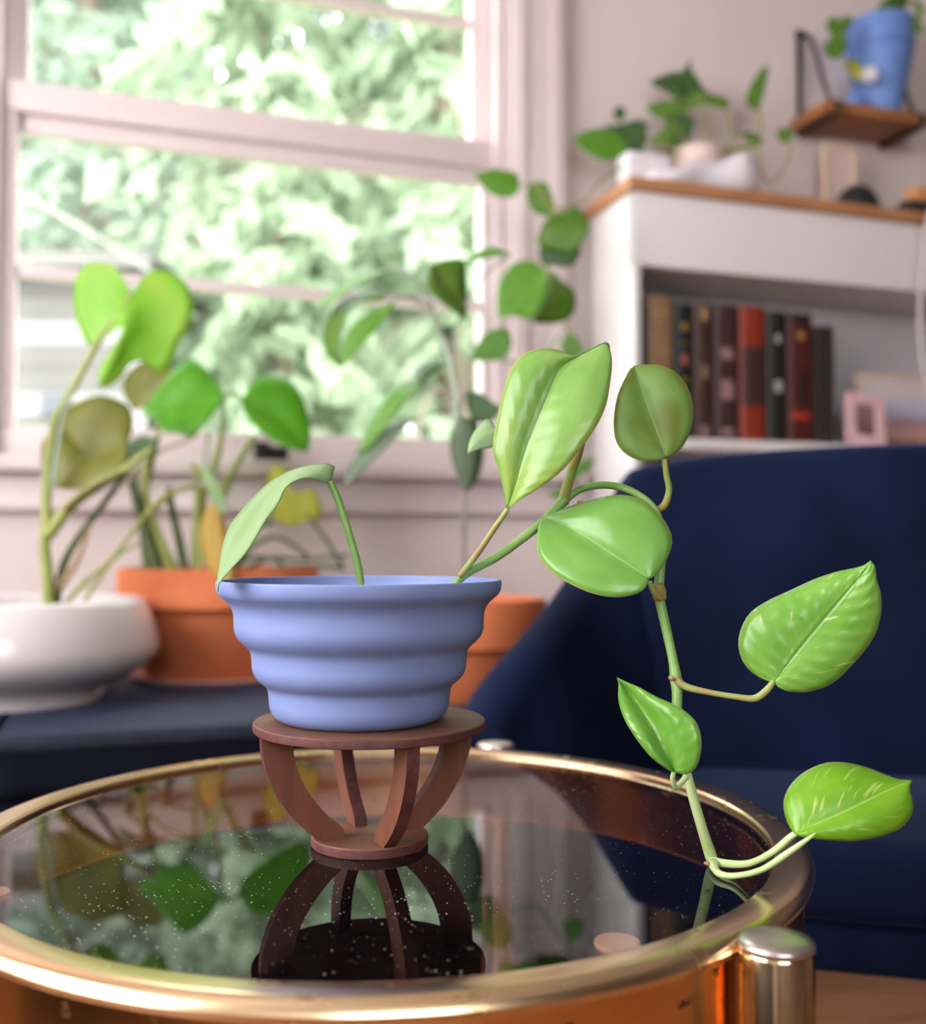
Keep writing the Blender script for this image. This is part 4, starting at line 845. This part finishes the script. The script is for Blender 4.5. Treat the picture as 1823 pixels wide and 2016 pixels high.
# books
def arc(s0, s1, t, dep, n=8):
    """plan outline of a spine, bulging out of the shelf"""
    return [((s0 + s1) / 2 - (s1 - s0) / 2 * math.cos(math.pi * k / n), t - dep * math.sin(math.pi * k / n) ** 0.8) for k in range(n + 1)]
def prism(name, outline, z0, z1, m, parent, smooth_angle=40):
    n = len(outline); V = [W(s, t, z0) for s, t in outline] + [W(s, t, z1) for s, t in outline]
    Fc = [(k, (k + 1) % n, n + (k + 1) % n, n + k) for k in range(n)] + [tuple(range(n))[::-1], tuple(range(n, 2 * n))]
    return mk(name, V, Fc, m, parent, smooth=True, smooth_angle=smooth_angle)
BT = kt + 0.018
def book(x0, x1, ytop, col, col2, label, bands=(), band_m=None, labels=(), dt=0.0, depth=0.135):
    t = BT + dt; s0, s1 = sPT(x0, t) + 0.0006, sPT(x1, t) - 0.0006
    zt = PT((x0 + x1) / 2, ytop, t).z
    o = thing('hardback_book', W((s0 + s1) / 2, t + depth / 2, z_sh), label, 'book', 'old hardback books on the white shelf')
    mn = 'book_' + str(x0); col = tuple(c * 0.5 for c in col); col2 = tuple(c * 0.5 for c in col2); mat(mn, col, col2, rough=0.5, scale=60, bump=0.2, bscale=200)
    zb0 = z_sh + 0.0002
    prism('spine', arc(s0, s1, t + 0.007, 0.007) + [(s1, t + 0.010), (s0, t + 0.010)], zb0, zt, mn, o)
    for a, b in ((s0, s0 + 0.003), (s1 - 0.003, s1)): rbox('cover', a, b, t + 0.010, t + depth, zb0, zt, mn, o, 0.0006, 1)
    rbox('pages', s0 + 0.0032, s1 - 0.0032, t + 0.0105, t + depth - 0.005, zb0 + 0.003, zt - 0.004, 'page_paper', o)
    H = zt - zb0
    for u in bands:
        prism('spine_band', arc(s0 + 0.0003, s1 - 0.0003, t + 0.006, 0.0078) + [(s1 - 0.0003, t + 0.008), (s0 + 0.0003, t + 0.008)], zb0 + H * u - 0.0022, zb0 + H * u + 0.0022, band_m or mn, o)
    for u0, u1, w, lm in labels:
        sm = (s0 + s1) / 2; hw = (s1 - s0) / 2 * w
        prism('spine_label', arc(sm - hw, sm + hw, t + 0.007 - 0.0070 * (1 - w) * 0.9 + 0.0004, 0.0074 * w + 0.0006) + [(sm + hw, t + 0.0085), (sm - hw, t + 0.0085)], zb0 + H * u0, zb0 + H * u1, lm, o)
    return o
mat('label_black', (0.02, 0.014, 0.012), rough=0.5); mat('label_brown', (0.055, 0.022, 0.015), rough=0.5)
mat('label_red', (0.42, 0.035, 0.015), rough=0.5); mat('label_pink', (0.5, 0.12, 0.10), rough=0.5); mat('label_tan', (0.42, 0.26, 0.13), rough=0.6); mat('label_mauve', (0.34, 0.2, 0.2), rough=0.6)
book(1264, 1276, 602, (0.012, 0.014, 0.03), (0.02, 0.022, 0.045), 'thin navy book at the left end of the shelf row')
book(1277, 1329, 582, (0.52, 0.29, 0.14), (0.60, 0.36, 0.19), 'tallest book of the row, plain tan spine', labels=((0.62, 0.64, 0.9, 'label_tan'), (0.86, 0.88, 0.9, 'label_tan')))
book(1330, 1366, 598, (0.008, 0.014, 0.016), (0.015, 0.024, 0.024), 'black green book with a pink mark, beside the tan one', labels=((0.80, 0.86, 0.6, 'gold_leaf'), (0.55, 0.63, 0.6, 'label_pink'), (0.42, 0.45, 0.6, 'gold_leaf'), (0.70, 0.71, 0.7, 'gold_leaf')))
book(1368, 1407, 598, (0.075, 0.032, 0.018), (0.14, 0.06, 0.03), 'worn brown leather book with pale streaked spine', bands=(0.2, 0.4, 0.6, 0.8), labels=((0.88, 0.97, 0.7, 'label_tan'), (0.02, 0.10, 0.7, 'label_mauve'), (0.45, 0.55, 0.5, 'label_tan')))
book(1408, 1457, 600, (0.085, 0.035, 0.035), (0.14, 0.06, 0.058), 'mauve brown leather book with raised bands, left of the red one', bands=(0.12, 0.28, 0.5, 0.7, 0.86), band_m='label_brown', labels=((0.30, 0.44, 0.8, 'label_mauve'), (0.60, 0.68, 0.8, 'label_mauve'), (0.04, 0.09, 0.8, 'label_mauve')))
book(1459, 1511, 603, (0.50, 0.045, 0.014), (0.56, 0.065, 0.02), 'bright red book with a black panel on its spine', labels=((0.26, 0.70, 0.99, 'label_brown'), (0.60, 0.66, 0.5, 'gold_leaf'), (0.46, 0.56, 0.35, 'gold_leaf'), (0.32, 0.40, 0.4, 'gold_leaf')))
book(1512, 1552, 613, (0.014, 0.017, 0.014), (0.028, 0.03, 0.024), 'black book with silver lettering, right of the red one', labels=((0.76, 0.82, 0.6, 'silver_leaf'), (0.38, 0.47, 0.75, 'silver_leaf')))
book(1553, 1603, 618, (0.13, 0.012, 0.010), (0.18, 0.02, 0.014), 'dark red book with a black top and gold mark', labels=((0.92, 0.997, 0.98, 'label_black'), (0.80, 0.86, 0.6, 'gold_leaf'), (0.30, 0.55, 0.7, 'label_black'), (0.18, 0.24, 0.95, 'label_red'), (0.64, 0.70, 0.95, 'label_brown'), (0.06, 0.12, 0.35, 'gold_leaf')))
book(1604, 1646, 642, (0.055, 0.04, 0.03), (0.09, 0.065, 0.045), 'short brown book at the right end of the row', dt=0.02)
# photo frames
def picmat(name, rows):
    m, nt, b, out = newmat(name)
    tc = N(nt, 'ShaderNodeTexCoord'); sp = N(nt, 'ShaderNodeSeparateXYZ'); nt.links.new(tc.outputs['Generated'], sp.inputs[0])
    nz = N(nt, 'ShaderNodeTexNoise'); nz.inputs['Scale'].default_value = 7; nt.links.new(tc.outputs['Generated'], nz.inputs['Vector'])
    ad = N(nt, 'ShaderNodeMath', operation='MULTIPLY_ADD'); nt.links.new(nz.outputs['Fac'], ad.inputs[0]); ad.inputs[1].default_value = 0.3; nt.links.new(sp.outputs[2], ad.inputs[2])
    r = N(nt, 'ShaderNodeValToRGB'); cr = r.color_ramp
    cr.elements[0].position = rows[0][0]; cr.elements[0].color = (*rows[0][1], 1)
    cr.elements[1].position = rows[-1][0]; cr.elements[1].color = (*rows[-1][1], 1)
    for p_, c_ in rows[1:-1]: e = cr.elements.new(p_); e.color = (*c_, 1)
    nt.links.new(ad.outputs[0], r.inputs[0]); nt.links.new(r.outputs[0], b.inputs['Base Color']); b.inputs['Roughness'].default_value = 0.35
picmat('photo_print', [(0.1, (0.12, 0.05, 0.04)), (0.35, (0.62, 0.36, 0.30)), (0.5, (0.35, 0.22, 0.26)), (0.62, (0.50, 0.48, 0.62)), (0.8, (0.62, 0.60, 0.68)), (1.0, (0.70, 0.62, 0.60))])
picmat('photo_dark', [(0.1, (0.10, 0.05, 0.05)), (0.5, (0.22, 0.12, 0.10)), (1.0, (0.30, 0.2, 0.2))])
def frame(name, px0, px1, ytop, t, bar, m, pic, label, lean=0.12, roll=0.0, mat_w=0.0):
    s0, s1 = sPT(px0, t), sPT(px1, t); zt = PT((px0 + px1) / 2, ytop, t).z; h = zt - z_sh
    o = thing(name, W((s0 + s1) / 2, t, z_sh), label, 'picture frame', 'photo frames on the white shelf')
    ax = (UD * math.cos(roll) + EZ * math.sin(roll)); az = (EZ * math.cos(lean) + ND * math.sin(lean)); az = (az - ax * az.dot(ax)).normalized(); ay = az.cross(ax)
    c = W((s0 + s1) / 2, t, z_sh) + az * (h / 2 / math.cos(lean)) + ND * 0.004; hw = (s1 - s0) / 2; hh = h / 2 / math.cos(lean)
    for k in (-1, 1):
        obox('frame_bar', c + ax * (hw - bar / 2) * k, (ax, ay, az), (bar / 2, 0.005, hh), m, o, 0.001)
        obox('frame_bar', c + az * (hh - bar / 2) * k, (ax, ay, az), (hw - bar, 0.005, bar / 2), m, o, 0.001)
    obox('photo', c + ay * 0.0015 * (1 if ay.dot(ND) > 0 else -1), (ax, ay, az), (hw - bar, 0.001, hh - bar), pic, o)
    return o
frame('photo_frame', 1668, 1742, 774, BT - 0.005, 0.021, 'pink_plastic', 'photo_dark', 'small pink photo frame leaning before the larger picture', 0.14, -0.10)
frame('photo_frame', 1696, 1850, 736, BT + 0.045, 0.006, 'cream_card', 'photo_print', 'larger cream-edged picture standing behind the pink frame', 0.10, 0.0)
tag(tube('power_cord', [(W(*st(PT(1836, 424, kt - 0.035)), ZTOP + 0.004), 0.0035), (PT(1826, 440, kt - 0.035), 0.0035), (PT(1813, 560, kt - 0.02), 0.0035), (PT(1811, 640, kt - 0.02), 0.0035), (PT(1818, 720, kt - 0.02), 0.0035), (PT(1834, 800, kt - 0.02), 0.0035), (PT(1838, 1000, kt - 0.02), 0.0035), (W(*st(PT(1838, 1000, kt - 0.02)), 0.01), 0.0035)], 'cord_white', None, 8, 6), 'white cord hanging down the front of the bookcase', 'cord')

# ------------------------------------------------------------------ things on the bookcase top
def on_top(px, t): p = PT(px, 400, t); return Vector((p.x, p.y, ZTOP))
def ztop(px, py, t): return PT(px, py, t).z
a = on_top(1253, 1.72); b = on_top(1338, 1.72); hh = ztop(1300, 293, 1.73) - ZTOP
bx = rbox('white_block', st(a)[0], st(b)[0], 1.752, 1.80, ZTOP, ZTOP + hh, 'porcelain', None, 0.006, 3, origin=W((st(a)[0] + st(b)[0]) / 2, 1.74, ZTOP))
tag(bx, 'white rounded block at the left end of the bookcase top', 'block')
# wavy white tray: a scalloped ceramic dish
s0, s1 = st(on_top(1285, 1.70))[0] + 0.004, st(on_top(1492, 1.70))[0]
V = []; Fc = []; n = 26; tcen = 1.722
topl = catmull([(0.0, 0.022), (0.15, 0.026), (0.30, 0.036), (0.45, 0.054), (0.60, 0.052), (0.74, 0.062), (0.88, 0.078), (1.0, 0.070)], 4)
for i, (u, h) in enumerate(topl):
    s = s0 + (s1 - s0) * u; hw = 0.022 + 0.006 * math.sin(u * 9)
    e = 0.6 + 0.4 * min(1, u * 5, (1 - u) * 6 + 0.3)
    for dt_, dz in ((-hw * e * 0.8, 0.0), (-hw * e, h * 0.45), (-hw * e * 0.85, h * 0.9), (-hw * e * 0.5, h), (-hw * 0.2, h * 0.82), (hw * e * 0.4, h * 0.82), (hw * e * 0.8, h), (hw * e, h * 0.6), (hw * e * 0.8, 0.0)): V.append(W(s, tcen + dt_ - 0.004, ZTOP + 0.0005 + dz))
m_ = 9
for i in range(len(topl) - 1):
    for k in range(m_): Fc.append((i * m_ + k, i * m_ + (k + 1) % m_, (i + 1) * m_ + (k + 1) % m_, (i + 1) * m_ + k))
Fc += [tuple(range(m_))[::-1], tuple((len(topl) - 1) * m_ + k for k in range(m_))]
tag(mk('ceramic_dish', V, Fc, 'porcelain', None, origin=W((s0 + s1) / 2, tcen, ZTOP)), 'wavy white ceramic dish on the front edge of the bookcase top', 'dish')
pc = on_top(1375, 1.815); kp = pc.y / F
pot = thing('pink_pot', pc, 'pale pink clay pot behind the wavy white dish', 'pot')
hp = ztop(1375, 296, 1.81) - ZTOP
lathe('pot', pc, [(0, 0), (0.036, 0), (0.040, 0.004), (0.047, hp * 0.6), (0.049, hp - 0.002), (0.047, hp), (0.044, hp - 0.001), (0.042, hp * 0.6), (0, hp * 0.55)], 'pink_clay', pot, 56)
lathe('soil', pc, [(0, hp * 0.62), (0.0425, hp * 0.62), (0.043, hp * 0.75), (0, hp * 0.8)], 'soil', pot, 32)
tp = thing('trailing_houseplant', pc + Vector((0, 0, hp * 0.7)), 'dark leafy plant on the bookcase whose vine hangs by the window', 'plant')
Yk = pc.y
def lf1(mid, l, r, dY, m='leaf_pothos_dim', par=tp, Y=Yk, **k): return leaf(par, Z1(mid), Z1(l), Z1(r), Y + dY, m, rows=16, cols=4, **k)
def st1(pts, dY, w, m='stem_olive', par=tp, Y=Yk, nm='stem'):
    q = Z1(pts); return ptube(nm, [(x, y, Y + dY, w) for x, y in q], m, par)
for pts, dY in (([(720, 770), (735, 650), (715, 530), (690, 470)], 0), ([(730, 770), (850, 720), (850, 620), (825, 530)], 0.01), ([(740, 770), (900, 740), (1000, 660), (990, 548)], 0.01), ([(700, 770), (620, 700), (590, 640), (560, 600)], -0.01), ([(690, 770), (560, 720), (430, 690), (330, 700)], -0.02), ([(690, 770), (480, 700), (340, 640), (305, 590)], 0.0), ([(740, 770), (920, 740), (990, 720), (1015, 705)], -0.01), ([(690, 770), (600, 640), (600, 560), (610, 500)], 0.01)):
    st1(pts, dY, 5)
st1([(740, 770), (900, 730), (985, 730), (1005, 860), (1060, 905), (1120, 830), (1150, 740), (1140, 690)], -0.02, 4, 'petiole_tan')
lf1([(345, 720), (250, 705), (150, 690), (72, 690)], [(300, 660), (220, 638), (130, 652)], [(300, 780), (200, 788), (120, 742)], -0.06, 'leaf_mid', eL=0.02, eR=-0.02)
lf1([(440, 620), (370, 640), (300, 650), (225, 625)], [(390, 595), (300, 620)], [(420, 720), (345, 800), (290, 700)], -0.03, 'leaf_deep')
lf1([(400, 640), (370, 700), (345, 760), (335, 805)], [(330, 660), (300, 740)], [(430, 700), (400, 770)], -0.04, 'leaf_deep')
lf1([(640, 560), (570, 530), (500, 520), (432, 535)], [(600, 505), (520, 500), (465, 515)], [(620, 620), (550, 600), (480, 580)], 0.0, 'leaf_pothos_dim')
lf1([(590, 560), (610, 620), (600, 690), (560, 740)], [(530, 600), (540, 680)], [(665, 590), (660, 660), (620, 720)], -0.01, 'leaf_deep')
lf1([(560, 610), (540, 650), (500, 690), (455, 720)], [(520, 640), (480, 680)], [(580, 670), (530, 720)], -0.02, 'leaf_pothos_dim')
lf1([(640, 500), (610, 440), (540, 410), (450, 405)], [(640, 420), (600, 360), (520, 375)], [(600, 500), (540, 460), (480, 430)], 0.0, 'leaf_deep', eL=0.02)
lf1([(600, 520), (620, 440), (635, 370), (655, 285)], [(560, 440), (580, 380), (625, 340)], [(680, 470), (700, 410), (660, 350)], 0.01, 'leaf_deep')
lf1([(610, 500), (690, 480), (770, 495), (850, 508)], [(690, 420), (740, 465), (810, 480)], [(640, 545), (720, 520), (790, 535), (835, 540)], 0.0, 'leaf_pothos_dim', eL=0.02)
lf1([(988, 552), (975, 480), (1000, 400), (1030, 318)], [(928, 515), (945, 440), (985, 370)], [(1008, 490), (1030, 410), (1040, 360)], 0.01, 'leaf_pothos_dim')
lf1([(1018, 708), (960, 690), (920, 672), (885, 668)], [(980, 665), (930, 658)], [(990, 715), (940, 695)], -0.01, 'leaf_pothos_dim')
lf1([(1105, 715), (1110, 690), (1135, 660), (1162, 645)], [(1080, 650), (1120, 635)], [(1140, 705), (1160, 680)], 0.0, 'leaf_pothos_dim')
lf1([(304, 600), (302, 570), (302, 550), (300, 525)], [(275, 580), (275, 545)], [(330, 580), (330, 545)], 0.0, 'leaf_deep')
# its vine, over the left end of the case and down beside the window
Yv = 1.84
ptube('vine', [(1360, 300, Yk - 0.02, 5), (1260, 312, Yk - 0.07, 5), (1190, 350, 1.93, 5), (1150, 395, 1.86, 5), (1110, 410, Yv, 6), (1075, 440, Yv, 7), (1072, 500, Yv, 7), (1085, 560, Yv, 7), (1110, 620, Yv, 6), (1120, 700, Yv, 6), (1110, 830, Yv, 5), (1125, 900, Yv, 4), (1120, 950, Yv, 3)], 'stem_olive', tp)
ptube('petiole', [(1105, 412, Yv, 5), (1080, 400, Yv, 5), (1050, 365, Yv, 5), (1022, 366, Yv, 4)], 'stem_olive', tp)
ptube('petiole', [(1100, 660, Yv, 5), (1060, 720, Yv, 6), (1020, 718, Yv, 5), (985, 706, Yv, 5)], 'stem_green', tp)
def lf5(mid, l, r, m='leaf_pothos_dim', dY=0.0, **k): return leaf(tp, Z4(mid), Z4(l), Z4(r), Yv + dY, m, rows=18, cols=5, **k)
lf5([(1050, 165), (990, 150), (920, 130), (838, 104)], [(1042, 110), (1000, 88), (930, 79), (870, 92)], [(1035, 195), (1000, 208), (940, 204), (885, 168)], 'leaf_mid', eL=0.02)
lf5([(1195, 300), (1160, 240), (1145, 190), (1142, 136)], [(1125, 285), (1085, 225), (1085, 170), (1110, 142)], [(1210, 260), (1200, 200), (1180, 150)], 'leaf_pothos_dim')
lf5([(1160, 330), (1230, 350), (1310, 370), (1378, 350)], [(1200, 300), (1260, 280), (1310, 256), (1355, 295)], [(1130, 420), (1190, 450), (1290, 470), (1350, 410)], 'leaf_pothos_dim', -0.02, eL=0.02)
lf5([(1330, 420), (1270, 430), (1200, 460), (1150, 520)], [(1280, 390), (1200, 400), (1140, 450)], [(1330, 480), (1290, 530), (1220, 530)], 'leaf_deep', -0.01)
lf5([(1165, 545), (1110, 600), (1030, 680), (950, 772)], [(1110, 508), (1030, 515), (965, 585), (942, 680)], [(1180, 640), (1150, 730), (1100, 782), (1030, 762)], 'leaf_mid', -0.03, eL=0.01, eR=-0.02)
lf5([(1200, 552), (1200, 630), (1170, 720), (1112, 795)], [(1165, 620), (1130, 700)], [(1250, 605), (1305, 655), (1300, 750), (1215, 800)], 'leaf_pothos_dim', -0.04, eR=0.02)
lf5([(975, 965), (930, 930), (880, 930), (818, 972)], [(1015, 900), (995, 835), (940, 824), (870, 865)], [(940, 972), (880, 975)], 'leaf_mid', -0.02)
lf5([(1245, 900), (1280, 880), (1320, 900), (1348, 935)], [(1270, 850), (1320, 865)], [(1250, 940), (1300, 960)], 'leaf_mid', -0.01)
lf5([(1290, 1540), (1310, 1490), (1350, 1455), (1405, 1430)], [(1290, 1480), (1340, 1435)], [(1330, 1520), (1380, 1475)], 'leaf_mid', -0.01)
lf5([(1280, 1590), (1250, 1595), (1220, 1590), (1180, 1595)], [(1250, 1575), (1210, 1578)], [(1250, 1620), (1210, 1612)], 'leaf_mid', -0.01)
# small things at the right of the top
fr_t = 1.845
sa, sb = sPT(1628, fr_t), sPT(1692, fr_t); fz = ztop(1660, 286, fr_t) - ZTOP
fo = thing('small_stand_frame', W((sa + sb) / 2, fr_t, ZTOP), 'small beige wooden frame standing at the wall', 'frame')
for a, b in ((sa, sa + 0.010), (sb - 0.010, sb)): rbox('frame_bar', a, b, fr_t, fr_t + 0.012, ZTOP, ZTOP + fz, 'cream_card', fo, 0.001)
for z in (ZTOP, ZTOP + fz - 0.010): rbox('frame_bar', sa + 0.010, sb - 0.010, fr_t, fr_t + 0.012, z, z + 0.010, 'cream_card', fo, 0.001)
rbox('inset', sa + 0.010, sb - 0.010, fr_t + 0.004, fr_t + 0.008, ZTOP + 0.010, ZTOP + fz - 0.010, 'pink_clay', fo)
dc = on_top(1686, 1.775); rd_ = 47 * dc.y / F
sp_ = thing('dome_speaker', dc, 'black dome on the bookcase top below the wall shelf', 'speaker')
dz_ = ztop(1686, 359, 1.76) - ZTOP
lathe('dome', dc, [(0, 0.006), (rd_ * 0.98, 0.006)] + [(rd_ * math.cos(a * math.pi / 20), 0.006 + (dz_ - 0.006) * math.sin(a * math.pi / 20)) for a in range(1, 10)] + [(0, dz_)], 'black_plastic', sp_, 48)
lathe('base_ring', dc, [(0, 0), (rd_ * 0.9, 0), (rd_ * 0.94, 0.005), (0, 0.0055)], 'black_iron', sp_, 48)
gc = on_top(1806, 1.728)
gl_ = thing('glasses_case', gc, 'dark pouch with a tan flap at the right end of the top', 'pouch')
kk = gc.y / F
for nm, pts, z0, m in (('pouch', [(-0.052, 0.0), (-0.030, -0.016), (0.04, -0.02), (0.07, 0.0), (0.04, 0.026), (-0.02, 0.022)], 0.034, 'black_plastic'), ('flap', [(-0.026, 0.008), (-0.010, -0.006), (0.04, -0.010), (0.068, 0.006), (0.04, 0.030), (-0.01, 0.026)], 0.066, 'tan_leather')):
    base_z = 0.0 if nm == 'pouch' else 0.0342
    n = len(pts); V = []; Fc = []
    lv = ((1.0, 0.0), (1.0, 0.55), (0.8, 0.9), (0.45, 1.0))
    for sc_, u in lv:
        for x, y in pts: V.append(gc + UD * (x * sc_ + 0.012 * (1 - sc_)) + ND * y * sc_ + EZ * (base_z + (z0 - base_z) * u))
    for i in range(3):
        for k in range(n): Fc.append((i * n + k, i * n + (k + 1) % n, (i + 1) * n + (k + 1) % n, (i + 1) * n + k))
    Fc += [tuple(range(n))[::-1], tuple(3 * n + k for k in range(n))]
    mk(nm, V, Fc, m, gl_)

# ------------------------------------------------------------------ wall shelf with black brackets, blue pot and plants
t_f = 1.788; ZS = CZ + 0.925; s_l = 1.396; SHL = 0.268
ws = thing('wall_shelf', W(s_l + SHL / 2, TF, ZS - 0.024), 'small wooden wall shelf on black iron brackets', 'shelf')
rbox('board', s_l, s_l + SHL, t_f, TF, ZS - 0.024, ZS, 'shelf_board', ws, 0.002)
zt_br = PT(1560, 72, TF - 0.006).z
for s in (s_l + 0.022, s_l + SHL - 0.03):
    br = tube('bracket', [(W(s, TF - 0.006, ZS - 0.030), 0.006), (W(s, TF - 0.006, (ZS + zt_br) / 2), 0.006), (W(s, TF - 0.006, zt_br), 0.006), (W(s, TF - 0.012, zt_br + 0.004), 0.006), (W(s, TF - 0.05, zt_br - 0.03), 0.005), (W(s, t_f + 0.02, ZS + 0.012), 0.005), (W(s, t_f - 0.008, ZS - 0.006), 0.005), (W(s, t_f - 0.002, ZS - 0.030), 0.005), (W(s, t_f + 0.05, ZS - 0.031), 0.006), (W(s, TF - 0.006, ZS - 0.031), 0.006)], 'black_iron', ws, 8, 4)
    lathe('screw_cap', W(s, TF - 0.008, zt_br + 0.006), [(0, -0.010), (0.008, -0.008), (0.010, 0), (0.008, 0.008), (0, 0.010)], 'black_iron', br, 16)
bpx = PT(1734, 190, 1.85); bpc = Vector((bpx.x, bpx.y, ZS)); kb = bpc.y / F
hpb = PT(1734, 50, 1.85).z - ZS
bp_ = thing('blue_pot', bpc, 'blue footed pot with a wide rim on the wall shelf', 'pot')
lathe('pot', bpc, [(0, 0), (34 * kb, 0), (36 * kb, 0.004), (38 * kb, hpb * 0.12), (50 * kb, hpb * 0.36), (59 * kb, hpb * 0.60), (61 * kb, hpb * 0.68), (60 * kb, hpb * 0.70), (64 * kb, hpb * 0.715), (66 * kb, hpb * 0.98), (65 * kb, hpb), (60 * kb, hpb), (57 * kb, hpb * 0.7), (36 * kb, hpb * 0.3), (0, hpb * 0.28)], 'blue_pot_glaze', bp_, 64)
lathe('soil', bpc, [(0, hpb * 0.82), (57 * kb, hpb * 0.82), (58 * kb, hpb * 0.86), (0, hpb * 0.90)], 'soil', bp_, 32)
sp2 = thing('shelf_pothos', bpc + Vector((0, 0, hpb * 0.88)), 'trailing plant growing in the blue pot on the wall shelf', 'plant')
Ys = bpc.y
for pts in ([(1560, 110), (1480, 90), (1420, 120), (1390, 200)], [(1600, 120), (1640, 40), (1700, -20), (1760, 10)], [(1640, 120), (1700, 30), (1780, 20), (1800, 80)], [(1620, 120), (1640, 60), (1610, 40)]):
    st1(pts, -0.02, 5, 'stem_olive', sp2, Ys)
lf1([(1395, 100), (1385, 130), (1375, 155), (1370, 190)], [(1370, 85), (1335, 100), (1330, 140)], [(1410, 85), (1445, 80), (1455, 110), (1430, 150)], -0.10, 'leaf_pothos_dim', sp2, Ys)
lf1([(1400, 170), (1380, 210), (1365, 250), (1370, 295)], [(1345, 190), (1320, 235), (1335, 280)], [(1430, 190), (1425, 240), (1400, 280)], -0.11, 'leaf_pothos_dim', sp2, Ys)
lf1([(1690, -5), (1650, 30), (1600, 70), (1555, 105)], [(1640, -20), (1580, 40)], [(1690, 50), (1650, 105)], -0.03, 'leaf_pothos_dim', sp2, Ys)
lf1([(1640, 10), (1680, 0), (1710, 20), (1720, 50)], [(1680, -30), (1730, -10)], [(1640, 30), (1690, 45)], -0.04, 'leaf_deep', sp2, Ys)
lf1([(1790, 90), (1770, 100), (1740, 105), (1705, 95)], [(1790, 75), (1740, 80)], [(1810, 170), (1770, 150), (1730, 125)], -0.05, 'leaf_pothos_dim', sp2, Ys)
lf1([(1760, 10), (1790, 30), (1800, 60), (1795, 80)], [(1780, 5), (1810, 40)], [(1760, 30), (1780, 60)], -0.05, 'leaf_pothos_dim', sp2, Ys)
# little vase with a white flower in front of the blue pot
vc = PT(1682, 188, 1.812); vc = Vector((vc.x, vc.y, ZS)); kv = vc.y / F
fv = thing('flower_sprig', vc, 'white flower with yellow green leaves in a small blue vase', 'flower')
lathe('vase', vc, [(0, 0), (12 * kv, 0), (16 * kv, 10 * kv), (14 * kv, 22 * kv), (7 * kv, 30 * kv), (7 * kv, 36 * kv), (5 * kv, 36 * kv), (4 * kv, 24 * kv), (0, 22 * kv)], 'blue_pot_glaze', fv, 32)
ptube('stem', [(1682, 160, vc.y, 4), (1690, 150, vc.y, 4), (1702, 150, vc.y, 4)], 'stem_green', fv)
leaf(fv, Z1([(1500, 410), (1475, 370), (1450, 330), (1430, 290)]), Z1([(1450, 370), (1425, 320)]), Z1([(1525, 370), (1490, 310)]), vc.y - 0.005, 'leaf_yellowing', rows=12, cols=3)
fc = P(1710, 149, vc.y - 0.005)
for k in range(6):
    a = k * math.pi / 3; ctr = fc + Vector((math.cos(a), 0, math.sin(a))) * 0.009
    V = [fc]; n = 8
    for j in range(n): b = 2 * math.pi * j / n; V.append(ctr + Vector((math.cos(b), 0, math.sin(b))) * 0.009 + Vector((0, -0.004 * (1 + math.cos(b - a)), 0)))
    o = mk('petal', V, [(0, 1 + j, 1 + (j + 1) % n) for j in range(n)], 'petal', fv); o.modifiers.new('thickness', 'SOLIDIFY').thickness = 0.0008
# black clip-on thing on the window stool
bk = PT(535, 905, TF - 0.02); zst = CZ + 0.150
cl = thing('black_clip', W(st(bk)[0], TF - 0.02, zst), 'black gadget lying on the window stool behind the plants', 'gadget')
sm_ = st(bk)[0]
rbox('body', sm_ - 0.032, sm_ + 0.028, TF - 0.035, TF - 0.010, zst + 0.0003, zst + 0.026, 'black_plastic', cl, 0.004)
rbox('knob', sm_ + 0.010, sm_ + 0.024, TF - 0.045, TF - 0.0355, zst + 0.004, zst + 0.018, 'black_iron', cl, 0.003)
rbox('lid', sm_ - 0.034, sm_ - 0.004, TF - 0.036, TF - 0.009, zst + 0.0265, zst + 0.034, 'black_plastic', cl, 0.003)
# brown curled tip of the big leaf
ptube('leaf_tip', [(1190, 674, YB + 0.0037, 2), (1196, 679, YB + 0.0037, 7), (1199, 690, YB + 0.0037, 4)], 'leaf_tip_brown', po, 6, 3)
bpy.context.view_layer.update()
